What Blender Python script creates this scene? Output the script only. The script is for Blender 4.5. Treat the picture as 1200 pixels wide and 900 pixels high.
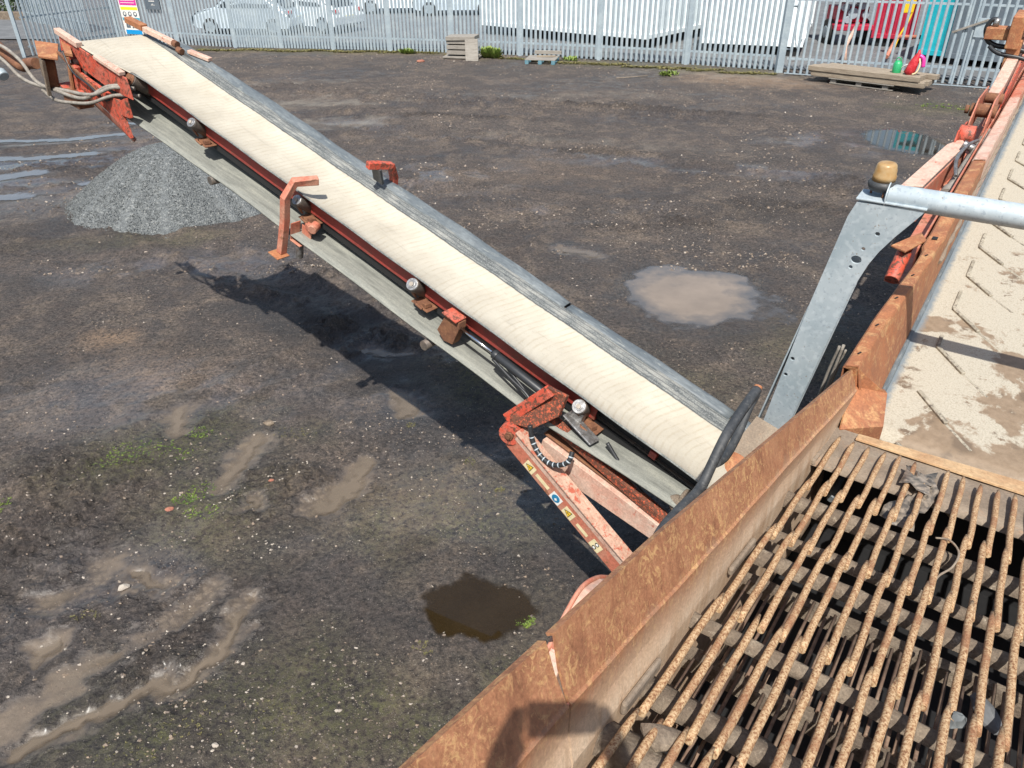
import bpy, bmesh, math, random
import numpy as np
from mathutils import Vector, Matrix, Euler

for _o in list(bpy.data.objects): bpy.data.objects.remove(_o)
R = math.radians
scn = bpy.context.scene
col = scn.collection
random.seed(7); rng = np.random.default_rng(11)

# ------------------------------------------------------------------ camera
CAM = Vector((0, 0, 3.8))
cam_d = bpy.data.cameras.new('camera'); cam = bpy.data.objects.new('camera', cam_d); col.objects.link(cam)
cam_d.sensor_width = 36; cam_d.lens = 36*880/1200; cam_d.clip_start = 0.02; cam_d.clip_end = 500
_th, _r = R(31.5), R(-0.4)
F = Vector((0, math.cos(_th), -math.sin(_th))); U0 = Vector((0, math.sin(_th), math.cos(_th))); R0 = Vector((1, 0, 0))
Rt = R0*math.cos(_r)+U0*math.sin(_r); Up = -R0*math.sin(_r)+U0*math.cos(_r)
cam.matrix_world = Matrix(((Rt.x, Up.x, -F.x, CAM.x), (Rt.y, Up.y, -F.y, CAM.y), (Rt.z, Up.z, -F.z, CAM.z), (0, 0, 0, 1)))
scn.camera = cam

# ------------------------------------------------------------------ sky, sun, exposure
SUN_EL, SUN_AZ = R(54.3), R(186.0)      # azimuth of the sun, clockwise from +Y (it stands behind the camera)
w = bpy.data.worlds.new('World'); scn.world = w; w.use_nodes = True
nt = w.node_tree; bg = nt.nodes['Background']
sky = nt.nodes.new('ShaderNodeTexSky'); sky.sky_type = 'NISHITA'; sky.sun_disc = False
sky.sun_elevation = SUN_EL; sky.sun_rotation = SUN_AZ; sky.air_density = 1.3; sky.dust_density = 2.0; sky.altitude = 50
nt.links.new(sky.outputs[0], bg.inputs[0]); bg.inputs[1].default_value = 0.1
sd = bpy.data.lights.new('sun', 'SUN'); sd.energy = 4.75; sd.angle = R(0.53); sd.color = (1.0, 0.955, 0.88)
so = bpy.data.objects.new('sun', sd); col.objects.link(so)
sdir = Vector((math.sin(SUN_AZ)*math.cos(SUN_EL), math.cos(SUN_AZ)*math.cos(SUN_EL), math.sin(SUN_EL)))
so.rotation_euler = (-sdir).to_track_quat('-Z', 'Y').to_euler(); so.location = (0, -20, 30)
scn.view_settings.view_transform = 'Standard'; scn.view_settings.look = 'None'
scn.view_settings.exposure = 0.42; scn.view_settings.gamma = 1.0; scn.view_settings.use_curve_mapping = False
scn.render.engine = 'CYCLES'
try:
    scn.cycles.max_bounces = 6; scn.cycles.caustics_reflective = False; scn.cycles.caustics_refractive = False
except Exception: pass

# ------------------------------------------------------------------ object helpers
def tag(o, label=None, cat=None, group=None, kind=None):
    if label: o['label'] = label
    if cat: o['category'] = cat
    if group: o['group'] = group
    if kind: o['kind'] = kind
    return o
def empty(name, mw, label, cat, group=None):
    o = bpy.data.objects.new(name, None); col.objects.link(o); o.empty_display_size = 0.2
    if not isinstance(mw, Matrix):
        mw = Matrix.Translation(Vector(mw))
    o.matrix_world = mw
    return tag(o, label, cat, group)
def frame(o, x, y, z):
    x, y, z, o = Vector(x), Vector(y), Vector(z), Vector(o)
    return Matrix(((x.x, y.x, z.x, o.x), (x.y, y.y, z.y, o.y), (x.z, y.z, z.z, o.z), (0, 0, 0, 1)))
def copy_tree(o, parent=None):
    c = o.copy(); col.objects.link(c); c.parent = parent
    for ch in o.children: copy_tree(ch, c)
    return c

class MB:
    def __init__(s): s.v = []; s.f = []; s.smooth = []
    def add(s, vs, fs, sm=False):
        b = len(s.v); s.v += [tuple(v) for v in vs]
        for f in fs: s.f.append(tuple(b+i for i in f)); s.smooth.append(sm)
        return s
    def box(s, c, size, rot=None):
        M = (rot if isinstance(rot, Matrix) else (Euler(rot).to_matrix() if rot else Matrix.Identity(3)))
        c = Vector(c); hx, hy, hz = [k/2 for k in size]
        vs = [c+M @ Vector((x*hx, y*hy, z*hz)) for z in (-1, 1) for y in (-1, 1) for x in (-1, 1)]
        return s.add(vs, [(0, 2, 3, 1), (4, 5, 7, 6), (0, 1, 5, 4), (2, 6, 7, 3), (0, 4, 6, 2), (1, 3, 7, 5)])
    def beam(s, p0, p1, wd, h, up=(0, 0, 1)):
        p0, p1 = Vector(p0), Vector(p1); x = (p1-p0); L = x.length; x.normalize(); up = Vector(up)
        y = up.cross(x)
        if y.length < 1e-4: y = Vector((0, 1, 0)).cross(x)
        y.normalize(); z = x.cross(y)
        M = Matrix((x, y, z)).transposed()
        return s.box((p0+p1)/2, (L, wd, h), M)
    def tube(s, path, r, seg=12, cap=True, smooth=True):
        P = [Vector(p) for p in path]; n = len(P)
        rr = r if isinstance(r, (list, tuple)) else [r]*n
        T = []
        for i in range(n):
            t = (P[min(i+1, n-1)]-P[max(i-1, 0)]); T.append(t.normalized())
        a = T[0].orthogonal().normalized(); vs = []
        for i in range(n):
            a = (a-T[i]*a.dot(T[i]))
            a = a.normalized() if a.length > 1e-6 else T[i].orthogonal().normalized()
            b = T[i].cross(a)
            for k in range(seg):
                th = 2*math.pi*k/seg; vs.append(P[i]+(a*math.cos(th)+b*math.sin(th))*rr[i])
        fs = [(i*seg+k, i*seg+(k+1) % seg, (i+1)*seg+(k+1) % seg, (i+1)*seg+k) for i in range(n-1) for k in range(seg)]
        s.add(vs, fs, smooth)
        if cap:
            b = len(s.v)-len(vs)
            s.f.append(tuple(b+k for k in range(seg))[::-1]); s.smooth.append(False)
            s.f.append(tuple(b+(n-1)*seg+k for k in range(seg))); s.smooth.append(False)
        return s
    def cyl(s, p0, p1, r, seg=20, r2=None): return s.tube([p0, p1], [r, r if r2 is None else r2], seg)
    def prism(s, poly, vec):
        n = len(poly); P = [Vector(p) for p in poly]; v = Vector(vec)
        return s.add(P+[p+v for p in P], [tuple(range(n))[::-1], tuple(range(n, 2*n))]+[(i, (i+1) % n, n+(i+1) % n, n+i) for i in range(n)])
    def sheet(s, rows, smooth=False, closed=False):
        m = len(rows[0]); vs = [p for r_ in rows for p in r_]
        fs = [(i*m+j, i*m+j+1, (i+1)*m+j+1, (i+1)*m+j) for i in range(len(rows)-1) for j in range(m-1)]
        return s.add(vs, fs, smooth)
    def build(s, name, mat, parent=None, bevel=0, solid=0, loc=None, seg=2):
        me = bpy.data.meshes.new(name); me.from_pydata(s.v, [], s.f)
        me.polygons.foreach_set('use_smooth', s.smooth)
        bm = bmesh.new(); bm.from_mesh(me); bmesh.ops.recalc_face_normals(bm, faces=bm.faces); bm.to_mesh(me); bm.free()
        me.update()
        o = bpy.data.objects.new(name, me); col.objects.link(o); o.parent = parent
        if loc: o.location = loc
        me.materials.append(mat)
        if solid:
            m = o.modifiers.new('thickness', 'SOLIDIFY'); m.thickness = solid; m.offset = -1
        if bevel:
            m = o.modifiers.new('bevel', 'BEVEL'); m.width = bevel; m.segments = seg; m.limit_method = 'ANGLE'; m.angle_limit = R(40)
        return o
def smoothpath(P, k=6):
    P = [Vector(p) for p in P]; out = []
    for i in range(len(P)-1):
        p0 = P[max(i-1, 0)]; p1 = P[i]; p2 = P[i+1]; p3 = P[min(i+2, len(P)-1)]
        for j in range(k):
            t = j/k
            out.append(0.5*((2*p1)+(p2-p0)*t+(2*p0-5*p1+4*p2-p3)*t*t+(3*p1-p0-3*p2+p3)*t**3))
    out.append(P[-1]); return out

# ------------------------------------------------------------------ material helpers
def srgb(h):
    c = [int(h[i:i+2], 16)/255 for i in (0, 2, 4)]
    return tuple((x/12.92 if x <= .04045 else ((x+.055)/1.055)**2.4) for x in c)+(1,)
class NT:
    def __init__(s, name):
        s.m = bpy.data.materials.new(name); s.m.use_nodes = True; s.t = s.m.node_tree; s.b = s.t.nodes['Principled BSDF']
        s.tc = s.t.nodes.new('ShaderNodeTexCoord'); s.o = s.tc.outputs['Object']
    def n(s, typ, **k):
        n = s.t.nodes.new(typ)
        for a, b in k.items():
            if a.startswith('i_'):
                key = a[2:]; key = int(key) if key.isdigit() else key.replace('_', ' ')
                if hasattr(b, 'is_output') or isinstance(b, bpy.types.NodeSocket): s.t.links.new(b, n.inputs[key])
                else: n.inputs[key].default_value = b
            else: setattr(n, a, b)
        return n
    def noise(s, scale, detail=4, rough=.55, vec=None, dist=0):
        return s.n('ShaderNodeTexNoise', i_Vector=vec or s.o, i_Scale=scale, i_Detail=detail, i_Roughness=rough, i_Distortion=dist).outputs['Fac']
    def ramp(s, fac, stops, interp='LINEAR'):
        r = s.n('ShaderNodeValToRGB', i_Fac=fac); cr = r.color_ramp; cr.interpolation = interp
        while len(cr.elements) < len(stops): cr.elements.new(.5)
        for e, (p, c) in zip(cr.elements, stops):
            e.position = p; e.color = c if len(c) == 4 else tuple(c)+(1,)
        return r.outputs['Color']
    def val(s, fac, a, b, c=0., d=1.):
        return s.n('ShaderNodeMapRange', i_Value=fac, i_1=a, i_2=b, i_3=c, i_4=d).outputs[0]
    def mix(s, fac, a, b, mode='MIX'):
        m = s.n('ShaderNodeMix', data_type='RGBA', blend_type=mode)
        for k, v in ((0, fac), (6, a), (7, b)):
            if isinstance(v, bpy.types.NodeSocket): s.t.links.new(v, m.inputs[k])
            else: m.inputs[k].default_value = v
        return m.outputs[2]
    def math(s, op, a, b=0.):
        return s.n('ShaderNodeMath', operation=op, i_0=a, i_1=b).outputs[0]
    def scaled(s, v): return s.n('ShaderNodeMapping', i_Vector=s.o, i_Scale=v).outputs[0]
    def bump(s, h, strength=.3, dist=.01, prev=None):
        b = s.n('ShaderNodeBump', i_Height=h, i_Strength=strength, i_Distance=dist)
        if prev: s.t.links.new(prev, b.inputs['Normal'])
        return b.outputs[0]
    def out(s, color=None, rough=None, metal=None, normal=None, **k):
        for key, v in (('Base Color', color), ('Roughness', rough), ('Metallic', metal), ('Normal', normal)):
            if v is None: continue
            if isinstance(v, bpy.types.NodeSocket): s.t.links.new(v, s.b.inputs[key])
            else: s.b.inputs[key].default_value = v
        for key, v in k.items(): s.b.inputs[key.replace('_', ' ')].default_value = v
        return s.m
def weathered(name, base, alt, stain, s1=6, s2=40, th=(.45, .6), rough=.7, metal=0, fine=.25, bump=.25, stretch=None, bd=.004, sth=(.56, .7)):
    t = NT(name); vec = t.scaled(stretch) if stretch else t.o
    a = t.noise(s1, 6, .65, vec); b = t.noise(s2, 5, .7, vec); c_ = t.noise(s1*2.3+3, 7, .75, vec, .6)
    colr = t.mix(t.val(a, th[0], th[1]), base, alt)
    colr = t.mix(t.val(c_, sth[0], sth[1]), colr, stain)
    dk = t.val(b, .3, .7, 1-fine, 1+fine)
    colr = t.mix(1.0, colr, t.n('ShaderNodeCombineColor', i_0=dk, i_1=dk, i_2=dk).outputs[0], 'MULTIPLY')
    rg = t.val(b, .3, .7, max(0, rough-.12), min(1, rough+.12))
    return t.out(colr, rg, metal, t.bump(b, bump, bd))
def plain(name, c, rough=.5, metal=0, **k):
    t = NT(name); b = t.noise(35, 4); dk = t.val(b, .3, .7, .85, 1.12)
    cc_ = t.mix(1.0, c, t.n('ShaderNodeCombineColor', i_0=dk, i_1=dk, i_2=dk).outputs[0], 'MULTIPLY')
    return t.out(cc_, rough, metal, **k)

M = {}
M['red'] = weathered('red_paint_worn', (.30, .042, .032, 1), (.24, .038, .030, 1), (.16, .07, .045, 1), 5, 50, rough=.55, sth=(.55, .66))
M['red_fade'] = weathered('red_paint_faded', (.46, .15, .095, 1), (.46, .22, .15, 1), (.24, .11, .06, 1), 7, 60, rough=.6, sth=(.56, .64))
M['red_bright'] = weathered('orange_red_paint_chipped', (.50, .075, .04, 1), (.45, .12, .08, 1), (.12, .055, .035, 1), 11, 60, rough=.6, sth=(.51, .57))
M['pink'] = weathered('sun_bleached_pink_paint', (.55, .40, .32, 1), (.50, .30, .23, 1), (.45, .12, .08, 1), 7, 55, rough=.65, sth=(.58, .66))
M['pink_worn'] = weathered('worn_pinkish_steel', (.42, .26, .19, 1), (.50, .34, .26, 1), (.40, .10, .06, 1), 9, 60, rough=.7, sth=(.52, .6))
M['rustbar'] = weathered('flaking_red_brown_rust', (.10, .04, .025, 1), (.14, .055, .03, 1), (.50, .10, .045, 1), 22, 80, rough=.8, sth=(.52, .58), bump=.5)
M['rust'] = weathered('orange_rust_plate', (.34, .135, .06, 1), (.27, .11, .055, 1), (.46, .26, .12, 1), 4, 90, rough=.72, fine=.3, sth=(.5, .66), bump=.3, bd=.003)
M['rust_dark'] = weathered('brown_rust', (.15, .065, .035, 1), (.20, .09, .045, 1), (.30, .15, .08, 1), 12, 60, rough=.85, bump=.5)
def _grime_rod():
    t = NT('tan_rust_speckled_bar'); a = t.noise(150, 5, .72); b = t.noise(260, 3, .6); g = t.noise(9, 3)
    colr = t.ramp(a, [(.38, (.16, .07, .032)), (.46, (.32, .175, .085)), (.53, (.46, .315, .175)), (.66, (.58, .43, .27))])
    colr = t.mix(t.val(g, .53, .66, 0, .75), colr, t.ramp(b, [(.4, (.16, .065, .03)), (.6, (.34, .16, .08))]))
    return t.out(colr, .8, 0, t.bump(a, .5, .003, t.bump(b, .3, .001)))
M['bar'] = _grime_rod()
M['dirt'] = weathered('grey_brown_caked_dirt', (.15, .115, .085, 1), (.22, .175, .13, 1), (.42, .36, .28, 1), 13, 120, rough=.95, bump=.9, bd=.006, fine=.3, sth=(.58, .72))
M['dust'] = weathered('cracked_dry_mud', (.21, .165, .125, 1), (.26, .21, .16, 1), (.30, .19, .12, 1), 5, 90, rough=.95, bump=.6, bd=.004, fine=.25)
def _galv():
    t = NT('galvanised_steel'); v = t.n('ShaderNodeTexVoronoi', i_Vector=t.o, i_Scale=42.).outputs['Distance']; g = t.noise(3.5, 5); f = t.noise(60, 4)
    sp = t.noise(34, 2, .4)
    base = t.ramp(g, [(.35, (.31, .375, .415)), (.6, (.43, .49, .525))])
    base = t.mix(t.val(sp, .52, .66, 0, .28), base, (.60, .66, .69, 1))
    base = t.mix(t.val(t.noise(55, 3, .5), .60, .66, 0, .6), base, (.27, .32, .37, 1))
    base = t.mix(t.val(f, .66, .74), base, (.22, .17, .12, 1))
    return t.out(base, t.val(f, .3, .7, .42, .6), .12, t.bump(f, .08, .002))
M['galv'] = _galv()
M['galv_far'] = weathered('galvanised_palisade', (.34, .41, .46, 1), (.41, .48, .52, 1), (.28, .34, .39, 1), 3, 20, rough=.45, metal=.25, fine=.08, bump=.05)
M['rubber'] = weathered('dusty_black_rubber', (.035, .038, .042, 1), (.055, .058, .062, 1), (.12, .12, .115, 1), 10, 70, rough=.6, bump=.2)
M['hose'] = plain('black_hose', (.025, .027, .03, 1), .42)
M['hose_dust'] = weathered('dusty_hose', (.27, .25, .22, 1), (.20, .18, .155, 1), (.12, .08, .05, 1), 12, 60, rough=.75)
M['chrome'] = NT('chrome_rod').out((.75, .76, .78, 1), .14, 1.0)
M['steel'] = weathered('bare_bearing_steel', (.35, .35, .35, 1), (.22, .21, .20, 1), (.14, .09, .06, 1), 25, 90, rough=.4, metal=.7)
M['roller'] = weathered('dirty_roller_steel', (.10, .09, .08, 1), (.15, .12, .10, 1), (.25, .19, .14, 1), 14, 70, rough=.6, metal=.2)
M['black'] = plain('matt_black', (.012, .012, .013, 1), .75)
def _amber():
    t = NT('amber_plastic'); a = t.noise(30, 4)
    return t.out(t.ramp(a, [(.35, (.44, .24, .075)), (.65, (.52, .36, .18))]), .35, 0, Transmission_Weight=.25)
M['amber'] = _amber()

# side conveyor belt: dried pale lime mud along the carrying strip, grey rubber elsewhere
def _belt():
    t = NT('conveyor_belt_rubber'); sep = t.n('ShaderNodeSeparateXYZ', i_0=t.o); X, Y, Z = sep.outputs
    wob = t.noise(22, 5, .6)
    edge = t.math('ADD', Y, t.val(wob, .3, .7, -.002, .002))
    # transverse drying ripples, bowed across the belt
    bow = t.math('MULTIPLY', t.math('POWER', t.math('SUBTRACT', Y, .22), 2.), 1.3)
    rx = t.math('ADD', X, bow)
    cmb = t.n('ShaderNodeCombineXYZ', i_0=rx, i_1=t.math('MULTIPLY', Y, .35), i_2=0.).outputs[0]
    rip = t.n('ShaderNodeTexWave', wave_type='BANDS', bands_direction='X', i_Vector=cmb, i_Scale=6.4, i_Distortion=2.2, i_Detail=5., i_Detail_Scale=3.2, i_Detail_Roughness=.7).outputs['Fac']
    g = t.noise(4, 5); f = t.noise(130, 3); wear = t.noise(16, 6, .7, t.scaled((.35, 1.5, 1)))
    cream = t.ramp(g, [(.3, (.39, .355, .288)), (.7, (.475, .44, .365))])
    cream = t.mix(t.math('MULTIPLY', t.val(rip, .0, .30, .34, 0), t.val(t.noise(9, 5, .7), .38, .62, .05, 1.)), cream, (.28, .22, .14, 1))
    cream = t.mix(t.val(wear, .60, .72, 0, .35), cream, (.30, .26, .19, 1))
    cream = t.mix(t.val(f, .60, .74, 0, .5), cream, (.24, .205, .155, 1))
    cream = t.mix(t.val(t.noise(11, 7, .8), .60, .68, 0, .45), cream, (.30, .28, .235, 1))
    scf = t.noise(9, 7, .75, t.scaled((.22, 2.2, 1)))
    cream = t.mix(t.val(scf, .57, .68, 0, .38), cream, (.25, .225, .185, 1))
    rub = t.ramp(wear, [(.36, (.06, .068, .072)), (.5, (.12, .13, .128)), (.64, (.24, .24, .22))])
    rub = t.mix(t.val(f, .45, .7, 0, .5), rub, (.36, .37, .36, 1))
    # fine long lines where the skirt rubs
    ln = t.n('ShaderNodeTexWave', wave_type='BANDS', bands_direction='Y', i_Vector=t.o, i_Scale=14., i_Distortion=.6, i_Detail=2.).outputs['Fac']
    rub2 = t.mix(t.val(ln, .75, .95, 0, .6), rub, (.05, .055, .06, 1))
    topside = t.math('GREATER_THAN', Z, -.12)
    m1 = t.math('MULTIPLY', t.val(edge, .482, .488, 1, 0), topside)
    m2 = t.math('MULTIPLY', m1, t.val(edge, .003, .009, 0, 1))
    flat = t.math('GREATER_THAN', X, 5.75)
    m3 = t.math('MAXIMUM', m2, t.math('MULTIPLY', m1, flat))
    ret = t.ramp(t.noise(6, 8, .78, t.scaled((.45, 3.5, 1))), [(.34, (.13, .135, .12)), (.5, (.22, .225, .20)), (.7, (.33, .33, .28))])
    ret = t.mix(t.val(f, .45, .7, 0, .5), ret, (.12, .125, .115, 1))
    grey = t.mix(topside, ret, rub2)
    dkl = t.math('MULTIPLY', t.val(t.math('ABSOLUTE', t.math('SUBTRACT', edge, .489)), .0, .006, 1, 0), topside)
    grey = t.mix(dkl, grey, (.035, .04, .045, 1))
    colr = t.mix(m3, grey, cream)
    return t.out(colr, .85, 0, t.bump(rip, .10, .01, t.bump(f, .25, .002)))
M['belt'] = _belt()
M['skirt'] = weathered('grey_skirt_rubber', (.10, .118, .13, 1), (.15, .17, .18, 1), (.28, .29, .27, 1), 7, 60, rough=.5, stretch=(.4, 2, 2))
def _fbelt():
    t = NT('feed_belt_caked_lime'); a = t.noise(2.1, 7, .62, None, .25); f = t.noise(110, 4, .7); g = t.noise(28, 5, .6)
    sep = t.n('ShaderNodeSeparateXYZ', i_0=t.o); X, Y, Z = sep.outputs
    cream = t.ramp(f, [(.30, (.26, .23, .18)), (.46, (.39, .355, .285)), (.7, (.46, .42, .345))])
    cream = t.mix(t.val(g, .58, .68, 0, .6), cream, (.30, .26, .20, 1))
    bias = t.math('ADD', t.math('MULTIPLY', X, -.035), t.math('MULTIPLY', Y, .22))
    aa = t.math('ADD', a, bias)
    mask = t.math('MAXIMUM', t.val(aa, .545, .575), t.math('MULTIPLY', t.val(t.noise(6.5, 8, .72), .57, .60), t.val(aa, .47, .52)))
    mud = t.ramp(g, [(.3, (.20, .145, .095)), (.7, (.28, .21, .145))])
    mud = t.mix(t.val(t.noise(7, 4), .55, .62, 0, .75), mud, (.13, .095, .065, 1))
    colr = t.mix(mask, cream, mud)
    ed = t.val(t.math('ADD', Y, t.val(g, .3, .7, -.01, .01)), -.125, -.095, 1, 0)
    colr = t.mix(ed, colr, (.17, .20, .22, 1))
    h = t.math('ADD', t.math('MULTIPLY', mask, -.6), f)
    return t.out(colr, t.val(mask, 0, 1, .9, .6), 0, t.bump(h, .45, .004))
M['fbelt'] = _fbelt()
def _wallplate():
    t = NT('hopper_wall_rust'); sep = t.n('ShaderNodeSeparateXYZ', i_0=t.o); X, Y, Z = sep.outputs
    a = t.noise(3, 6, .6); f = t.noise(120, 4, .75); sw = t.noise(30, 8, .78, None, 1.3); st = t.noise(14, 6, .7, t.scaled((1, 1, .18)))
    rust = t.ramp(st, [(.33, (.19, .080, .042)), (.5, (.30, .132, .067)), (.68, (.37, .185, .098))])
    rust = t.mix(t.math('MULTIPLY', t.val(sw, .50, .60, 0, .85), t.val(a, .34, .52)), rust, (.50, .30, .135, 1))
    tan = t.ramp(st, [(.3, (.42, .27, .165)), (.7, (.66, .52, .38))])
    mk = t.val(t.math('ADD', Z, t.val(st, .3, .7, -.04, .04)), .15, .03)
    colr = t.mix(mk, rust, tan)
    dk = t.val(f, .3, .7, .76, 1.22)
    colr = t.mix(1., colr, t.n('ShaderNodeCombineColor', i_0=dk, i_1=dk, i_2=dk).outputs[0], 'MULTIPLY')
    return t.out(colr, t.val(f, .3, .7, .5, .8), 0, t.bump(f, .35, .002, t.bump(sw, .25, .004)))
M['wall'] = _wallplate()
M['timber'] = weathered('weathered_timber', (.30, .25, .19, 1), (.22, .175, .13, 1), (.14, .11, .085, 1), 3, 30, rough=.9, stretch=(1, 9, 9), fine=.3, bump=.6)
M['timber_grey'] = weathered('grey_timber', (.28, .26, .23, 1), (.22, .20, .175, 1), (.12, .105, .09, 1), 3, 30, rough=.9, stretch=(1, 7, 7), fine=.25, bump=.5)
M['blue'] = weathered('faded_blue_paint', (.09, .21, .27, 1), (.12, .24, .29, 1), (.22, .20, .17, 1), 6, 40, rough=.8)
M['white_box'] = weathered('white_container_paint', (.78, .84, .86, 1), (.74, .81, .84, 1), (.66, .72, .74, 1), 1, 12, rough=.5, fine=.05, bump=.03)
M['grey_box'] = weathered('blue_grey_container_paint', (.10, .125, .15, 1), (.12, .145, .17, 1), (.15, .17, .19, 1), 1, 12, rough=.5, fine=.1, bump=.05)
M['teal_box'] = weathered('teal_container_paint', (.01, .33, .40, 1), (.015, .38, .44, 1), (.02, .25, .30, 1), 1, 12, rough=.45, fine=.1, bump=.05)
M['crimson'] = weathered('crimson_container_paint', (.36, .012, .04, 1), (.42, .02, .05, 1), (.28, .02, .04, 1), 1, 12, rough=.5, fine=.1, bump=.05)
M['truck_red'] = plain('glossy_red', (.72, .03, .03, 1), .3)
M['yellow'] = plain('yellow_plastic', (.80, .50, .02, 1), .4)
M['glass'] = NT('dark_car_glass').out((.015, .02, .025, 1), .05, 0)
M['carpaint'] = NT('silver_white_car_paint').out((.60, .70, .78, 1), .28, .15, Coat_Weight=.6)
M['carpaint2'] = NT('white_car_paint').out((.78, .84, .88, 1), .3, 0, Coat_Weight=.6)
M['tyre'] = plain('tyre_rubber', (.02, .02, .02, 1), .8)
M['lamp_red'] = NT('red_lamp').out((.5, .01, .01, 1), .2)
M['plate_yellow'] = plain('yellow_plate', (.75, .65, .12, 1), .4)
M['stone'] = weathered('pale_limestone', (.38, .34, .29, 1), (.31, .27, .23, 1), (.20, .16, .13, 1), 9, 60, rough=.9)
M['brick'] = weathered('red_brick', (.34, .14, .09, 1), (.27, .10, .07, 1), (.4, .3, .24, 1), 12, 60, rough=.9)
M['concrete'] = weathered('grey_concrete', (.12, .125, .13, 1), (.155, .16, .165, 1), (.09, .09, .09, 1), 1.2, 14, rough=.9)
M['tread'] = weathered('steel_track', (.10, .08, .07, 1), (.14, .1, .08, 1), (.2, .14, .09, 1), 8, 60, rough=.7)

# ------------------------------------------------------------------ ground
def _h(ix, iy, seed):
    n = (ix.astype(np.int64)*374761393+iy.astype(np.int64)*668265263+seed*982451653) & 0x7fffffff
    n = (n ^ (n >> 13))*1274126177 & 0x7fffffff
    return ((n ^ (n >> 16)) & 0xffff)/65535.0
def vnoise(x, y, s, seed=0):
    x = x*s; y = y*s; ix = np.floor(x); iy = np.floor(y); fx = x-ix; fy = y-iy
    fx = fx*fx*fx*(fx*(fx*6-15)+10); fy = fy*fy*fy*(fy*(fy*6-15)+10)
    a = _h(ix, iy, seed); b = _h(ix+1, iy, seed); c = _h(ix, iy+1, seed); d = _h(ix+1, iy+1, seed)
    return (a+(b-a)*fx)*(1-fy)+(c+(d-c)*fx)*fy-.5
def fbm(x, y, s, o=4, seed=0, g=.5):
    t = 0; a = 1
    for i in range(o):
        ca, sa = math.cos(i*1.1), math.sin(i*1.1)
        t = t+a*vnoise(x*ca-y*sa, x*sa+y*ca, s*2.03**i, seed+i*17); a *= g
    return t
def ell(x, y, cx, cy, rx, ry, ang=0):
    c, s = math.cos(ang), math.sin(ang); dx, dy = x-cx, y-cy
    return np.sqrt(((dx*c+dy*s)/rx)**2+((-dx*s+dy*c)/ry)**2)
WZ = -0.012
# puddles: ellipse (cx, cy, rx, ry, angle) or a run of points with a half width; kind 0 milky brown, 1 clear and dark, 2 thin silty, 3 tinted with a pale cloud reflection
PUD = [((2.2, 8.18, .95, .95, 0), 0), ((8.0, 15.5, .75, 1.15, .1), 1), ((-.22, 3.42, .40, .26, -.25), 1),
       ([(-2.04, 3.57), (-2.21, 3.34), (-2.40, 3.14)], .060, 2), ([(-2.46, 3.06), (-2.64, 2.84), (-2.77, 2.67), (-3.0, 2.5)], .085, 2),
       ([(-1.72, 3.37), (-1.76, 3.13), (-1.93, 2.89), (-2.12, 2.74), (-2.39, 2.59), (-2.67, 2.49)], .060, 2),
       ([(-2.19, 5.31), (-2.24, 4.95), (-2.28, 4.67)], .085, 2), ([(-1.20, 4.94), (-1.32, 4.61), (-1.48, 4.36)], .085, 2),
       ([(-2.88, 3.84), (-2.9, 3.64), (-3.0, 3.49)], .10, 2), ([(-2.6, 3.75), (-2.39, 3.67)], .05, 2), ([(-3.03, 5.79), (-2.93, 5.51)], .13, 2),
       ([(-1.05, 6.03), (-.9, 5.69)], .10, 2), ([(-1.52, 6.91), (-1.33, 6.81), (-1.11, 6.86)], .07, 2), ([(-2.0, 4.51), (-1.95, 4.44)], .05, 2), ([(-2.86, 3.11), (-2.8, 3.21)], .05, 2),
       ([(.75, 9.75), (1.05, 9.5)], .12, 2),
       ([(-10.4, 13.2), (-9.3, 13.3), (-8.6, 13.7)], .22, 3), ([(-10.6, 14.7), (-9.4, 14.6), (-8.2, 15.0)], .16, 3), ([(-9.0, 12.0), (-8.1, 12.3)], .20, 3), ([(-11, 16.0), (-9.4, 16.1), (-8.3, 16.6)], .14, 3), ([(-7.4, 13.0), (-6.9, 13.2)], .12, 3), ([(-5.6, 16.0), (-4.6, 16.1)], .10, 3), ([(-8.9, 17.6), (-7.6, 17.8)], .10, 3)]
def pdist(x, y, P):
    # normalised distance to the shore of a puddle: 1 at the shore, 0 in the middle; and the length scale
    if len(P) == 2: cx, cy, rx, ry, an = P[0]; return ell(x, y, cx, cy, rx, ry, an), min(rx, ry)
    best = None
    for (ax, ay), (bx, by) in zip(P[0], P[0][1:]):
        dx, dy = bx-ax, by-ay; t = np.clip(((x-ax)*dx+(y-ay)*dy)/(dx*dx+dy*dy), 0, 1); d = np.hypot(x-ax-t*dx, y-ay-t*dy); best = d if best is None else np.minimum(best, d)
    return best/P[1], P[1]
def warp(x, y):
    return (x+.12*vnoise(x, y, 1.8, 301)+.09*vnoise(x, y, 6.5, 302)+.07*vnoise(x, y, 15, 303)+.03*vnoise(x, y, 34, 307), y+.12*vnoise(x, y, 1.8, 304)+.09*vnoise(x, y, 6.5, 305)+.07*vnoise(x, y, 15, 306)+.03*vnoise(x, y, 34, 308))
CLOD = [(-3.4, 4.3, .75, .9, .3), (-2.2, 3.05, .65, .42, .85), (-1.65, 7.15, .75, .38, -.5), (-2.7, 3.55, .5, .2, .4), (-1.95, 4.6, .45, .5, .3), (-3.6, 3.3, .5, .5, 0), (4.4, 11.4, .9, .4, -.3), (2.0, 10.6, 1.0, .35, .1), (5.5, 12.6, 1.2, .5, -.3), (1.3, 14.9, 1.5, .25, -.2), (-1.0, 18.0, 1.6, .3, -.2), (3.6, 18.6, 3.2, .22, -.33), (-8.0, 14.3, .9, .7, .3)]
def clodmask(x, y):
    m = np.zeros_like(x); n_ = .9*fbm(x, y, 2.0, 3, 401)
    for e in CLOD: m = np.maximum(m, np.clip((1.25-ell(x, y, *e)+n_)*1.6, 0, 1))
    return m
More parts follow.
